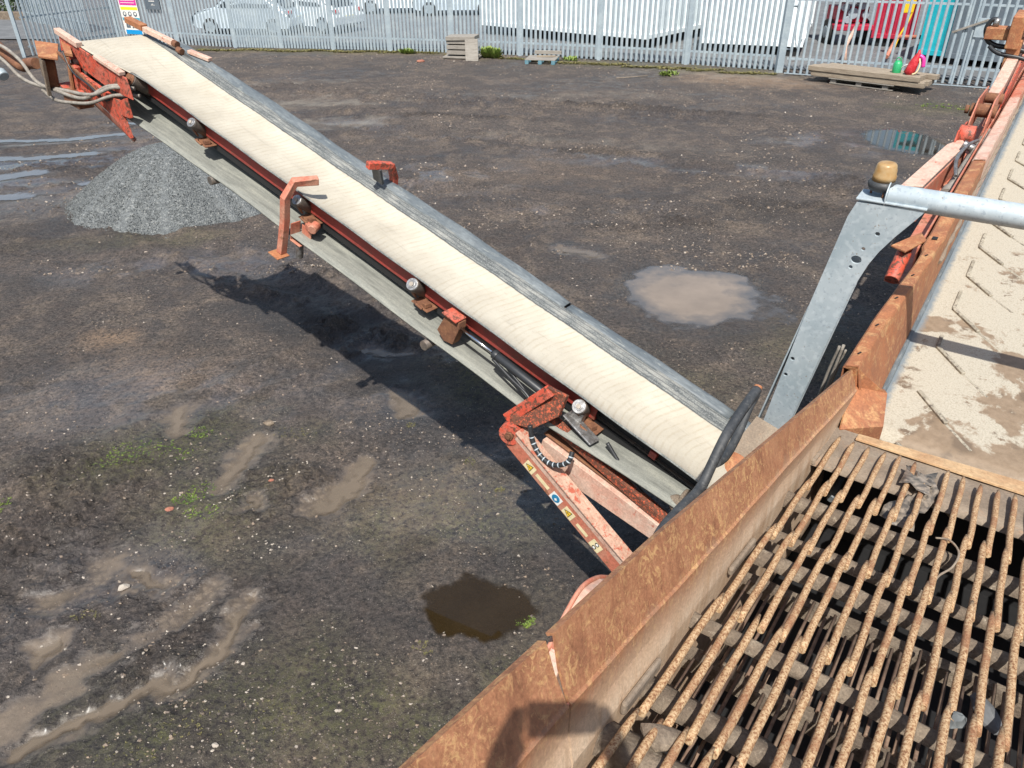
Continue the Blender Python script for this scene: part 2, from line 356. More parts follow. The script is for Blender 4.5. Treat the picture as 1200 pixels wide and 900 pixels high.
WET = [(-2.4, 3.1, 1.3, .55, .9), (-1.2, 5.2, .9, .9, .8), (-.1, 3.7, .9, .9, .0), (-9.3, 14, 3.2, 2.4, .2), (-2.2, 8.0, 1.9, .75, -.5), (-2.3, 5.3, 1.4, .8, .3),
       (2.2, 8.3, 1.5, 1.4, 0), (6.5, 15.3, 3.6, 1.2, -.2), (-5.0, 9.0, 2.2, .7, .15), (3.5, 13.5, 4.5, .55, -.35), (-1.5, 14.5, 3, .8, .2), (-8.6, 17.3, 2.2, .4, .1), (-.6, 12, 2.5, .5, .3)]
def height(x, y):
    b = .030*fbm(x, y, .35, 3, 1)+.012*fbm(x, y, 1.7, 3, 5)+.014*fbm(x, y, 6, 3, 9, .62)+.006*fbm(x, y, 27, 2, 77)
    cm = clodmask(x, y); cl = np.abs(fbm(x, y, 7, 2, 41, .6))*.09+np.abs(fbm(x, y, 19, 2, 42, .6))*.055
    b = b+cm*(cl-.012)+.010*np.abs(fbm(x, y, 15, 2, 43))
    # wheel ruts
    for (x0, y0, dx, dy, w_, dp) in ((-2.6, 8.6, .80, -.60, .22, .018), (-6, 9.6, .96, -.27, .22, .014), (4.5, 13.0, .85, -.5, .25, .02), (3.6, 10.9, .95, -.3, .25, .018), (-2, 20.3, .94, -.34, .20, .025), (0.2, 19.0, .94, -.34, .2, .018), (-3.5, 4.8, .55, .83, .16, .02), (-9, 15, .97, .22, .3, .02), (-9, 13, .97, .25, .25, .02), (-9, 17.5, .98, .17, .25, .02)):
        L = math.hypot(dx, dy); dx /= L; dy /= L
        d = (x-x0)*dy-(y-y0)*dx + .25*vnoise(x, y, .4, 3); t = (x-x0)*dx+(y-y0)*dy
        m = np.exp(-(d/w_)**2)*np.clip((9-np.abs(t))/3, 0, 1)
        rim = np.exp(-((np.abs(d)-w_*1.6)/(w_*.6))**2)*np.clip((9-np.abs(t))/3, 0, 1)
        b = b+m*.011*np.sin(t*46+np.abs(d)*16)*(vnoise(x, y, .7, 9)+.6)-m*dp*1.3+rim*dp*1.5*(.6+2.2*np.abs(fbm(x, y, 7, 3, 2, .7)))
    xw, yw = warp(x, y)
    for P in PUD:
        k = P[-1]; d, sc = pdist(xw, yw, P); d0, _ = pdist(x, y, P)
        if k == 0: d = d+.42*fbm(x, y, 1.5, 4, 91, .6)
        tgt = np.where(d < 1, WZ-.022*(1-d), WZ+np.minimum(.05*sc*(d-1), .02)+.007*np.clip(d-1, 0, 1)*(.3+np.abs(fbm(x, y, 14, 2, 4))*2.5))
        bl = np.clip((1+.45/sc-d0)/(.30/sc), 0, 1) if len(P) == 3 else np.clip((2.0-d0)/.7, 0, 1)
        bl = bl*bl*(3-2*bl)
        keep = np.where(d < 1.0, 1., 1-.85*np.clip((d-1)*sc/.10, 0, 1)) if len(P) == 3 else 1.
        hi = np.maximum(b, WZ+.003)
        b = b*(1-bl)+bl*(tgt*keep+hi*(1-keep))
    return b
def wetness(x, y):
    wv = np.zeros_like(x); n1 = .7*fbm(x, y, 1.3, 4, 66)
    for (cx, cy, rx, ry, an) in WET: wv = np.maximum(wv, np.clip(1.25-ell(x, y, cx, cy, rx, ry, an)+n1*.9, 0, 1)*.8)
    for P in PUD:
        d, sc = pdist(x, y, P); wv = np.maximum(wv, np.clip(1.2-(d-1)*sc/.35+n1*.5, 0, 1))
    wv = np.maximum(wv, np.clip(fbm(x, y, .5, 4, 99)*2.6-.15, 0, .8))
    return np.clip(wv, 0, 1)
def geo(a, b, first, growth):
    v = [a]; d = first
    while v[-1] < b: v.append(v[-1]+d); d *= growth
    return np.array(v)
ys = np.concatenate([np.linspace(-120, -6, 14)[:-1], np.linspace(-6, 2, 40)[:-1], geo(2, 60, .016, 1.0042), np.linspace(62, 220, 16)])
xr = geo(0, 34, .018, 1.0065); xr = np.concatenate([xr, np.linspace(xr[-1]+2, 220, 16)])
xs = np.concatenate([-xr[::-1][:-1], xr])-1.0
gx, gy = np.meshgrid(xs, ys); nx, ny = len(xs), len(ys)
far = np.clip((45-np.abs(gy))/12, 0, 1)*np.clip((32-np.abs(gx))/8, 0, 1)
gz = height(gx, gy)*far
me = bpy.data.meshes.new('ground'); co = np.stack([gx, gy, gz], -1).reshape(-1, 3).astype(np.float32)
idx = np.arange(nx*ny).reshape(ny, nx); q = np.stack([idx[:-1, :-1], idx[:-1, 1:], idx[1:, 1:], idx[1:, :-1]], -1).reshape(-1, 4)
me.vertices.add(len(co)); me.vertices.foreach_set('co', co.ravel()); me.loops.add(q.size); me.loops.foreach_set('vertex_index', q.ravel().astype(np.int32))
me.polygons.add(len(q)); me.polygons.foreach_set('loop_start', np.arange(0, q.size, 4, dtype=np.int32)); me.polygons.foreach_set('loop_total', np.full(len(q), 4, dtype=np.int32))
me.polygons.foreach_set('use_smooth', np.ones(len(q), bool)); me.update(calc_edges=True)
X_, Y_ = gx.ravel(), gy.ravel()
def attr(name, arr):
    a = me.attributes.new(name, 'FLOAT', 'POINT'); a.data.foreach_set('value', arr.ravel().astype(np.float32))
attr('wet', wetness(X_, Y_))
moss = np.clip(fbm(X_, Y_, .9, 4, 12)*2.2-.15, 0, 1)*np.clip((7.5-Y_)/3, 0, 1)*.6
for (cx, cy, rx, ry, an, k) in ((-2.9, 5.2, 1.0, .5, .3, 1.), (-2.3, 4.4, .6, .6, 0, .8), (-1.3, 2.7, 1.2, .5, 0, .9), (-.5, 4.4, .9, .5, 0, .6), (.2, 5.9, 1.2, .5, -.6, .7), (1.2, 5.8, 1., .8, 0, .6), (4.6, 25.0, 5, .9, -.4, .9), (-5, 28.6, 8, .7, -.13, 1.), (10.3, 18.6, 1.3, 1., -.4, .7), (-5.2, 10.2, 1.6, .35, .1, .5), (3.3, 6.8, .8, .8, 0, .6)):
    moss = np.maximum(moss, k*np.clip(1.3-ell(X_, Y_, cx, cy, rx, ry, an)+.8*fbm(X_, Y_, 2.4, 3, 71), 0, 1))
attr('moss', np.clip(moss, 0, 1))
pale = np.zeros_like(X_)
for (cx, cy, rx, ry, an, k) in ((-5.2, 19.5, 2.0, .8, .3, 1.), (-4.3, 17.3, 1.6, .5, .2, .9), (-7.5, 22.5, 2.5, .4, .1, .7), (-8.8, 12.0, 2.5, 1.2, .2, .35), (6.4, 23.2, 2.6, 1.0, -.4, .9), (1.5, 20.5, 3.0, .6, 0, .35), (2, 15.5, 3.5, .35, -.3, .35)):
    pale = np.maximum(pale, k*np.clip(1.1-ell(X_, Y_, cx, cy, rx, ry, an)+1.5*fbm(X_, Y_, 2.5, 4, 23), 0, 1))
attr('pale', np.clip(pale, 0, 1))
org = np.zeros_like(X_)
for (cx, cy, rx, ry, an, k) in ((-4.3, 7.2, .42, .30, 0, 1.), (-3.6, 6.6, .9, .5, -.3, .35), (-1.0, 4.6, .8, .4, -.3, .45), (6.8, 22.4, 2.6, 1.2, -.4, .9), (-4, 28.2, 7, .5, -.13, .5), (.9, 13.5, 2.5, 1.0, 0, .2)):
    org = np.maximum(org, k*np.clip(1.2-ell(X_, Y_, cx, cy, rx, ry, an)+.7*fbm(X_, Y_, 5, 3, 13), 0, 1))
attr('chips', np.clip(org, 0, 1))
drk = np.zeros_like(X_)
for (cx, cy, rx, ry, an, k) in ((-.6, 6.1, 1.5, .8, -.7, .8), (.6, 4.6, .8, .8, 0, .6), (-6.5, 10.6, 2, .5, .2, .5), (-1.9, 7.4, 1.6, .6, -.5, .9), (4.2, 11.2, 1.6, .7, -.2, .6), (6.8, 13.5, 2.8, .9, -.35, .5), (-1, 24.5, 7, 1.1, -.15, .45)):
    drk = np.maximum(drk, k*np.clip(1.2-ell(X_, Y_, cx, cy, rx, ry, an)+1.2*fbm(X_, Y_, 1.7, 4, 3), 0, 1))
attr('dark', np.clip(drk, 0, 1))
silt = np.zeros_like(X_); nz_ = .55*fbm(X_, Y_, 3.1, 4, 55)+.25*fbm(X_, Y_, 9, 3, 56); XW, YW = warp(X_, Y_)
for P in PUD:
    d, sc = pdist(XW, YW, P); silt = np.maximum(silt, np.clip((1.0 if P[-1] != 1 else .5)-np.maximum(d-.6, 0)*sc/.10*.55+nz_*.9+.25*fbm(X_, Y_, 22, 2, 57), 0, 1))
for (cx, cy, rx, ry, an) in ((-9.3, 14.0, 2.6, .9, .25), (-8.4, 17.6, 2.0, .3, .1), (-2.9, 3.9, .7, .3, .5), (-3.9, 5.6, .8, .3, .2), (2.2, 11.6, .5, .3, 0), (1.3, 14.2, 1.6, .22, -.1), (4.2, 13.2, 2.2, .25, -.4), (-1.0, 16.0, 2.0, .3, 0), (-.3, 12.4, 1.3, .25, .2), (-2.6, 9.6, 1.6, .3, .1), (-.8, 4.9, .5, .7, .2)):
    silt = np.maximum(silt, .52*np.clip(1.3-.8*ell(X_, Y_, cx, cy, rx, ry, an)+1.4*nz_, 0, 1))
attr('silt', np.clip(silt, 0, 1))
ca_, sa_ = math.cos(.22), math.sin(.22); lx = X_*ca_+Y_*sa_; ly = -X_*sa_+Y_*ca_
gl = np.clip(1.25-ell(X_, Y_, -9.5, 14.0, 4.2, 3.0, .1), 0, 1)*np.clip(fbm(lx*.32, ly*1.9, 1., 4, 201, .6)*6+.1, 0, 1)
for (cx, cy, rx, ry, an) in ((-5.2, 16.5, 3, 1.2, .3), (-2.3, 13.2, 2.4, .8, .2), (3.6, 13.6, 4.2, .5, -.35), (.8, 11.2, .8, .5, 0), (-.2, 4.5, 1.3, .8, .3), (-2.2, 3.9, 1.6, .5, .5), (6.6, 15.3, 1.6, 1.0, 0), (-3.4, 6.0, 1.6, .8, 0), (-1.2, 6.4, .8, 1.0, 0), (-4.2, 9.3, 2.0, .7, .1)):
    gl = np.maximum(gl, .8*np.clip(1.25-ell(X_, Y_, cx, cy, rx, ry, an), 0, 1)*np.clip(fbm(X_, Y_, 1.6, 4, 202, .6)*4+.1, 0, 1))
attr('gloss', np.clip(gl, 0, 1)); attr('clod', clodmask(X_, Y_))
def _ground():
    t = NT('wet_yard_hardcore')
    A = lambda n: t.n('ShaderNodeAttribute', attribute_name=n).outputs['Fac']
    wet, mo, pl, ch, dk = A('wet'), A('moss'), A('pale'), A('chips'), A('dark')
    big = t.noise(.55, 5, .6); mid = t.noise(3.2, 6, .65); fine = t.noise(28, 6, .75); vf = t.noise(120, 3, .7)
    base = t.ramp(big, [(.33, (.064, .050, .044)), (.5, (.094, .074, .063)), (.68, (.138, .107, .087))])
    base = t.mix(t.val(mid, .40, .66, 0, .75), base, (.066, .058, .054, 1))
    m9 = t.noise(8.5, 7, .72); m2 = t.noise(1.4, 5, .7, None, .8)
    base = t.mix(t.val(m2, .50, .60, 0, .55), base, (.185, .143, .108, 1))
    base = t.mix(t.val(m2, .45, .36, 0, .6), base, (.060, .052, .048, 1))
    base = t.mix(t.val(m9, .52, .40, 0, .55), base, (.055, .047, .042, 1))
    g = t.val(fine, .36, .66, .32, 1.80); gg = t.n('ShaderNodeCombineColor', i_0=g, i_1=g, i_2=g).outputs[0]
    base = t.mix(1., base, gg, 'MULTIPLY')
    base = t.mix(t.math('MULTIPLY', dk, .75), base, (.036, .034, .034, 1))
    base = t.mix(t.math('MULTIPLY', pl, t.val(mid, .35, .6, .2, .85)), base, (.24, .215, .18, 1))
    base = t.mix(t.math('MULTIPLY', ch, t.val(fine, .4, .58, .1, .85)), base, (.30, .20, .125, 1))
    mm = t.math('MULTIPLY', mo, t.val(fine, .42, .60, .0, .8))
    base = t.mix(mm, base, t.ramp(mid, [(.35, (.075, .078, .030)), (.65, (.12, .125, .035))]))
    # gravel chips bedded in the surface
    for (sc, th, cA, cB, dens) in ((52., .20, (.22, .19, .16), (.42, .37, .31), .70), (24., .13, (.20, .17, .15), (.46, .42, .36), .80), (95., .26, (.14, .12, .105), (.34, .30, .26), .62)):
        v = t.n('ShaderNodeTexVoronoi', i_Vector=t.o, i_Scale=sc)
        inside = t.val(v.outputs['Distance'], th*.7, th, 1, 0)
        r1 = t.n('ShaderNodeSeparateColor', i_0=v.outputs['Color'])
        sel = t.math('GREATER_THAN', t.math('ADD', r1.outputs[0], t.val(mid, .3, .7, -.22, .22)), dens)
        base = t.mix(t.math('MULTIPLY', t.math('MULTIPLY', inside, sel), .85), base, t.mix(r1.outputs[1], cA+(1,), cB+(1,)))
    sheen = t.math('MULTIPLY', wet, t.val(mid, .36, .6, .25, 1.))
    base = t.mix(t.math('MULTIPLY', wet, .55), base, t.mix(.5, base, (.040, .036, .034, 1)))
    silt = A('silt'); sm = t.val(t.math('ADD', silt, t.math('ADD', t.val(fine, .3, .7, -.16, .16), t.val(t.noise(8, 5, .7), .3, .7, -.16, .16))), .35, .75)
    base = t.mix(t.math('MULTIPLY', sm, .68), base, t.mix(t.val(silt, .55, 1.), (.075, .064, .056, 1), (.185, .145, .104, 1)))
    sheen = t.math('MAXIMUM', sheen, t.math('MULTIPLY', sm, .75))
    sheen = t.math('MAXIMUM', sheen, A('gloss'))
    rgh = t.val(sheen, 0, 1., .86, .27)
    flat_ = t.math('MULTIPLY', t.math('SUBTRACT', 1., t.math('MULTIPLY', sm, .80)), t.math('SUBTRACT', 1., t.math('MULTIPLY', A('gloss'), .75))); cd = A('clod')
    wv_ = t.n('ShaderNodeVectorMath', operation='ADD', i_0=t.o, i_1=t.n('ShaderNodeVectorMath', operation='SCALE', i_0=t.n('ShaderNodeTexNoise', i_Vector=t.o, i_Scale=14., i_Detail=5.).outputs['Color'], i_Scale=.10).outputs[0]).outputs[0]
    vc = t.n('ShaderNodeTexVoronoi', i_Vector=wv_, i_Scale=24.).outputs['Distance']
    base = t.mix(t.math('MULTIPLY', cd, t.val(vc, .30, .62, 0, .45)), base, (.034, .028, .026, 1))
    bs = t.bump(vf, t.math('MULTIPLY', flat_, .45), .005, t.bump(fine, t.math('MULTIPLY', flat_, .9), .022, t.bump(vc, t.math('MULTIPLY', t.math('MULTIPLY', cd, flat_), .9), -.03, t.bump(m9, t.math('MULTIPLY', flat_, 1.), .07, t.bump(mid, t.math('MULTIPLY', flat_, .6), .08)))))
    t.b.inputs['Specular IOR Level'].default_value = .5
    t.t.links.new(t.math('MULTIPLY', t.math('MAXIMUM', A('gloss'), t.math('MULTIPLY', sm, .25)), .95), t.b.inputs['Coat Weight']); t.b.inputs['Coat Roughness'].default_value = .2; t.b.inputs['Coat IOR'].default_value = 1.45
    return t.out(base, rgh, 0, bs)
ground = bpy.data.objects.new('ground', me); col.objects.link(ground); me.materials.append(_ground()); tag(ground, kind='structure')

def _water(name, c, a=.0, rough=.03):
    t = NT(name); n1 = t.noise(2.2, 5, .6); n2 = t.noise(9, 3)
    f = t.val(n1, .3, .7, .82, 1.15); cc2 = t.mix(1., c, t.n('ShaderNodeCombineColor', i_0=f, i_1=f, i_2=f).outputs[0], 'MULTIPLY')
    t.out(cc2, rough, 0, t.bump(n2, .015, .01)); t.b.inputs['IOR'].default_value = 1.33
    return t.m
def _water_edge(name, c, dens):
    # shallow silty water: a tinted transparent layer so the bed shows through near the shore
    t = NT(name); n1 = t.noise(6, 5, .6)
    t.out(c, .04, 0, t.bump(t.noise(9, 3), .015, .01)); t.b.inputs['IOR'].default_value = 1.33
    t.t.links.new(t.val(n1, .3, .7, dens*.8, min(1, dens*1.15)), t.b.inputs['Alpha']); return t.m
def _puddle(name, c, a0, a1, amax, ce=None):
    # real depth drives how much of the bed shows through the silty water
    t = NT(name); n1 = t.noise(2.2, 5, .6); f = t.val(n1, .3, .7, .84, 1.12)
    cc2 = t.mix(1., c, t.n('ShaderNodeCombineColor', i_0=f, i_1=f, i_2=f).outputs[0], 'MULTIPLY')
    dp = t.n('ShaderNodeAttribute', attribute_name='depth').outputs['Fac']
    if ce: cc2 = t.mix(t.val(t.math('ADD', dp, t.val(t.noise(5, 5, .65), .3, .7, -.004, .004)), .002, .013), ce, cc2)
    t.out(cc2, .03, 0, t.bump(t.noise(7, 3), .012, .01)); t.b.inputs['IOR'].default_value = 1.33; t.b.inputs['Coat Weight'].default_value = .7; t.b.inputs['Coat Roughness'].default_value = .02
    al = t.val(dp, a0, a1, 0, amax); t.t.links.new(al, t.b.inputs['Alpha']); return t.m
WM = [_puddle('milky_brown_water', (.235, .185, .138, 1), -.0005, .003, 1., (.10, .092, .085, 1)), _puddle('clear_dark_water', (.030, .019, .007, 1), -.001, .003, .80), _puddle('thin_silty_water', (.19, .15, .108, 1), -.0005, .016, .75), _puddle('cloud_reflection_tint_water', (.165, .158, .162, 1), -.0005, .009, .85)]  # last water has a pale cloud reflection put into its base colour
for pi_, P in enumerate(PUD):
    k = P[-1]
    if len(P) == 2: cx, cy, rx, ry, an = P[0]; r_m = max(rx, ry)*1.35; x0, x1, y0, y1 = cx-r_m, cx+r_m, cy-r_m, cy+r_m
    else: xs_ = [q[0] for q in P[0]]; ys_ = [q[1] for q in P[0]]; e_ = P[1]+.28; x0, x1, y0, y1 = min(xs_)-e_, max(xs_)+e_, min(ys_)-e_, max(ys_)+e_
    st = .012 if y0 < 7 else .03; ax_ = np.arange(x0, x1, st); ay_ = np.arange(y0, y1, st); wx, wy = np.meshgrid(ax_, ay_)
    dep = WZ-height(wx, wy); dd_, sc_ = pdist(wx, wy, P); dep = np.where((dd_-1)*sc_ > (.22 if len(P) == 3 else .5*sc_), -.01, dep)
    a_, b_ = wx.shape; id_ = np.arange(a_*b_).reshape(a_, b_); q4 = np.stack([id_[:-1, :-1], id_[:-1, 1:], id_[1:, 1:], id_[1:, :-1]], -1).reshape(-1, 4)
    q4 = q4[(dep.ravel()[q4] > -.002).any(1)]
    if not len(q4): continue
    used = np.unique(q4); mp = np.full(a_*b_, -1); mp[used] = np.arange(len(used)); q4 = mp[q4]
    cw = np.stack([wx.ravel()[used], wy.ravel()[used], np.full(len(used), WZ+.0005*pi_)], -1)
    wm = bpy.data.meshes.new('puddle_water'); wm.from_pydata(cw.tolist(), [], q4.tolist()); at_ = wm.attributes.new('depth', 'FLOAT', 'POINT'); at_.data.foreach_set('value', dep.ravel()[used].astype(np.float32))
    wo = bpy.data.objects.new('puddle_water', wm); col.objects.link(wo); wm.materials.append(WM[k]); tag(wo, kind='structure')

# concrete yard beyond the fence
m = MB(); m.add([(-30, 33.6, .03), (-13, 31.9, .03), (0.3, 27.9, .03), (12, 22.6, .03), (20, 18.6, .03), (80, 20, .03), (80, 120, .03), (-70, 120, .03), (-60, 40, .03)], [tuple(range(9))])
tag(m.build('concrete_yard', M['concrete']), kind='structure')

# ------------------------------------------------------------------ loose stones, weeds
def gz_at(x, y):
    return height(np.atleast_1d(np.array(x, float)), np.atleast_1d(np.array(y, float)))
def stones(n, sizes, region, seed, name, mat, label):
    r = np.random.default_rng(seed); pts = []
    x = r.uniform(region[0], region[1], n*3); y = region[2]+(region[3]-region[2])*r.uniform(0, 1, n*3)**1.5
    keep = (fbm(x, y, .8, 3, seed)+.5*fbm(x, y, 3, 2, seed+3)+.15*r.uniform(-1, 1, n*3)) > .06
    x, y = x[keep][:n], y[keep][:n]; z = height(x, y); n = len(x)
    s = r.uniform(0, 1, n)**4*(sizes[1]-sizes[0])+sizes[0]
    base = np.array([(1, 0, 0), (.2, .9, 0), (-.9, .3, 0), (-.5, -.85, 0), (.5, -.8, 0), (.1, .1, .75), (.5, .35, .5), (-.4, -.2, .55)])
    faces = [(0, 1, 6), (1, 2, 5), (1, 5, 6), (0, 6, 5), (2, 7, 5), (2, 3, 7), (3, 4, 7), (4, 5, 7), (4, 0, 5)]
    jit = r.normal(0, .18, (n, 8, 3)); th = r.uniform(0, 6.28, n); c, s2 = np.cos(th), np.sin(th)
    P = base[None]+jit; Xv = P[..., 0]*c[:, None]-P[..., 1]*s2[:, None]; Yv = P[..., 0]*s2[:, None]+P[..., 1]*c[:, None]
    co = np.stack([x[:, None]+Xv*s[:, None], y[:, None]+Yv*s[:, None]*.8, z[:, None]-s[:, None]*.12+P[..., 2]*s[:, None]], -1).reshape(-1, 3)
    fs = (np.array(faces)[None]+np.arange(n)[:, None, None]*8).reshape(-1, 3)
    me = bpy.data.meshes.new(name); me.from_pydata(co.tolist(), [], fs.tolist()); me.update()
    o = bpy.data.objects.new(name, me); col.objects.link(o); me.materials.append(mat)
    return tag(o, label, 'stones', kind='stuff')
def _stonemat():
    t = NT('mixed_pebbles'); v = t.n('ShaderNodeTexVoronoi', i_Vector=t.o, i_Scale=30.); r1 = t.n('ShaderNodeSeparateColor', i_0=v.outputs['Color']).outputs[0]
    return t.out(t.ramp(r1, [(0, (.08, .068, .058)), (.5, (.15, .12, .10)), (.8, (.25, .19, .14)), (.95, (.35, .31, .27))]), .85)
M['pebble'] = _stonemat()
stones(11500, (.004, .017), (-4.8, 4.5, 2.2, 13), 5, 'loose_gravel', M['pebble'], 'small loose pebbles and chippings scattered over the wet yard near the machine')
stones(11000, (.008, .034), (-12, 13, 9, 28), 6, 'far_gravel', M['pebble'], 'loose pebbles and chippings scattered on the far half of the yard')

def cluster(spots, seed, name='stone_cluster'):
    r = np.random.default_rng(seed); vs = []; fs = []
    base = np.array([(1, 0, 0), (.2, .9, 0), (-.9, .3, 0), (-.5, -.85, 0), (.5, -.8, 0), (.1, .1, .75), (.5, .35, .5), (-.4, -.2, .55)])
    faces = [(0, 1, 6), (1, 2, 5), (1, 5, 6), (0, 6, 5), (2, 7, 5), (2, 3, 7), (3, 4, 7), (4, 5, 7), (4, 0, 5)]
    for (cx, cy, rad, n, sz) in spots:
        x = r.normal(cx, rad, n); y = r.normal(cy, rad, n); z = height(x, y)
        for i in range(n):
            s_ = sz*r.uniform(.3, 1.05); a = r.uniform(0, 6.28); c, s2 = math.cos(a), math.sin(a); b0 = len(vs)
            P = (base+r.normal(0, .2, (8, 3)))*s_
            vs += [(x[i]+q[0]*c-q[1]*s2, y[i]+q[0]*s2+q[1]*c, z[i]+q[2]*.8-s_*.1) for q in P]; fs += [tuple(b0+k for k in f) for f in faces]
    me = bpy.data.meshes.new(name); me.from_pydata(vs, [], fs); o = bpy.data.objects.new(name, me); col.objects.link(o); me.materials.append(M['stone'])
    return tag(o, 'scattered clusters of pale bigger stones lying in the mud around the left puddles', 'stones', kind='stuff')
cluster([(-1.72, 4.05, .10, 26, .014), (-1.85, 4.85, .10, 20, .012), (-2.7, 4.75, .12, 12, .013), (-3.3, 4.55, .35, 22, .014), (-2.0, 3.2, .15, 22, .011), (-2.2, 2.85, .3, 30, .010), (-1.75, 2.6, .35, 60, .011), (-3.1, 3.0, .3, 16, .012), (-1.2, 4.9, .4, 50, .009), (-2.3, 4.5, .2, 24, .012), (-.7, 4.6, .4, 40, .008), (2.7, 9.9, .4, 30, .014), (1.6, 9.9, .3, 26, .014)], 77)
def rock(name, x, y, s, mat, label, cat, seed, sz=(1, .7, .5), rot=0):
    bm = bmesh.new(); bmesh.ops.create_icosphere(bm, subdivisions=2, radius=1); r = random.Random(seed)
    for k in range(7):
        nrm = Vector((r.uniform(-1, 1), r.uniform(-1, 1), r.uniform(-.4, 1))).normalized(); dcut = r.uniform(.55, .8)
        for v in bm.verts:
            e = v.co.dot(nrm)-dcut
            if e > 0: v.co -= nrm*e
    for v in bm.verts: v.co = Vector((v.co.x*sz[0]*s, v.co.y*sz[1]*s, v.co.z*sz[2]*s))
    me = bpy.data.meshes.new(name); bm.to_mesh(me); bm.free(); me.materials.append(mat)
    o = bpy.data.objects.new(name, me); col.objects.link(o); o.location = (x, y, float(gz_at(x, y)[0])+sz[2]*s*.45); o.rotation_euler = (0, 0, rot)
    return tag(o, label, cat)
rock('stone', -2.62, 3.60, .048, M['stone'], 'pale angular stone lying alone beside the muddy ruts at lower left', 'stone', 3, (1, .6, .5), .5)
rock('stone', -1.62, 2.45, .022, M['stone'], 'small white stone on mossy ground at the bottom edge left of the hopper', 'stone', 5)
rock('stone', -.02, 2.62, .016, M['stone'], 'tiny pale stone on dark ground just left of the hopper lip', 'stone', 6)
rock('brick_piece', -2.62, 4.38, .042, M['brick'], 'flat brown broken slab piece among green weeds at left', 'brick piece', 8, (1, .7, .3), .6)
rock('brick_piece', -1.93, 4.72, .026, M['brick'], 'small pinkish brick piece in pale chippings between two puddles', 'brick piece', 9, (1, .6, .5), .1)
rock('mud_clod', -2.18, 5.55, .06, M['dirt'], 'dark mud lump above the chippings left of centre', 'clod', 11, (1, .8, .45), 0)
rock('brick_piece', -2.9, 26.2, .16, M['brick'], 'orange brick lying in front of the timber crate by the fence', 'brick piece', 12, (1, .6, .45), .2)

def leaf_tufts(name, spots, n, size, mat, label, upr=(.15, .9)):
    m = MB(); r = random.Random(len(spots)*7+n)
    for (cx, cy, rx, ry) in spots:
        for k in range(n):
            a = r.uniform(0, 6.28); q = math.sqrt(r.random()); x = cx+math.cos(a)*q*rx; y = cy+math.sin(a)*q*ry
            z = float(gz_at(x, y)[0])
            for j in range(r.randint(3, 6)):
                th = r.uniform(0, 6.28); L = size*r.uniform(.5, 1.3); W = L*r.uniform(.22, .4); up = r.uniform(*upr)
                d = Vector((math.cos(th), math.sin(th), up)).normalized(); s = Vector((-math.sin(th), math.cos(th), 0))
                p = Vector((x, y, z+.001)); mid = p+d*L*.55
                m.add([p, mid+s*W*.5, p+d*L+Vector((0, 0, -L*.15)), mid-s*W*.5], [(0, 1, 2, 3)])
    return tag(m.build(name, mat), label, 'weeds', kind='stuff')
def _leaf(n, a, b):
    t = NT(n); g = t.noise(9, 3); return t.out(t.ramp(g, [(.35, a), (.65, b)]), .6)
M['weed'] = _leaf('weed_leaf', (.075, .14, .015), (.20, .27, .03)); M['grass'] = _leaf('verge_grass', (.12, .20, .03), (.24, .30, .07)); M['drygrass'] = _leaf('dry_moss', (.10, .10, .03), (.22, .19, .07))
leaf_tufts('weeds', [(-3.25, 5.0, .25, .1), (-3.15, 5.2, .28, .12), (-2.9, 5.1, .25, .1), (-3.3, 5.15, .15, .1), (-2.75, 5.4, .12, .08), (-2.45, 4.62, .12, .12), (-2.35, 4.35, .14, .08), (-3.95, 4.45, .08, .1), (-2.55, 4.5, .1, .06)], 60, .014, M['weed'], 'low bright green weeds spreading over the mud at left')
leaf_tufts('weeds', [(.08, 3.30, .07, .05)], 90, .014, M['weed'], 'single bright green weed tuft beside the dark puddle')
leaf_tufts('weeds', [(-1.85, 2.55, .14, .07), (-1.5, 2.62, .3, .12), (-2.1, 2.4, .2, .08), (-2.75, 3.35, .1, .04), (-.9, 5.5, .04, .04), (-.35, 4.95, .05, .05), (1.62, 8.25, .10, .06), (-.1, 4.6, .04, .04), (-.55, 3.1, .08, .05), (-1.9, 5.4, .2, .1), (-.6, 6.6, .3, .1)], 28, .012, M['drygrass'], 'thin yellow-green moss and seedlings dotted over the near yard')
sp = []
r_ = random.Random(4)
for k in range(70):
    t_ = k/69; x = -11+18.5*t_; y = (29.5-.12*(x+10) if x < -2 else 28.0-.44*(x+2))-.35+r_.uniform(-.25, .2); sp.append((x, y, .35, .12))
leaf_tufts('verge_grass', sp, 40, .085, M['drygrass'], 'thin strip of dry grass and moss along the foot of the palisade fence')
leaf_tufts('weed_clump', [(-.75, 27.1, .16, .12), (-.5, 26.9, .12, .1)], 60, .34, M['grass'], 'tall green weed clump against the fence beside the timber crate', (.8, 3.5))
leaf_tufts('weed_clump', [(-3.5, 28.1, .25, .12)], 45, .20, M['grass'], 'low green weed clump at the fence left of the timber crate', (.6, 2.5))
leaf_tufts('weed_clump', [(2.0, 26.4, .25, .15), (4.6, 23.4, .3, .2)], 26, .16, M['grass'], 'small green weeds growing near the fence right of the small pallet', (.5, 2.5))
leaf_tufts('weed_clump', [(10.3, 18.9, .5, .3), (11.0, 18.5, .4, .2)], 40, .05, M['weed'], 'low green weeds on the ground before the big timber stack')

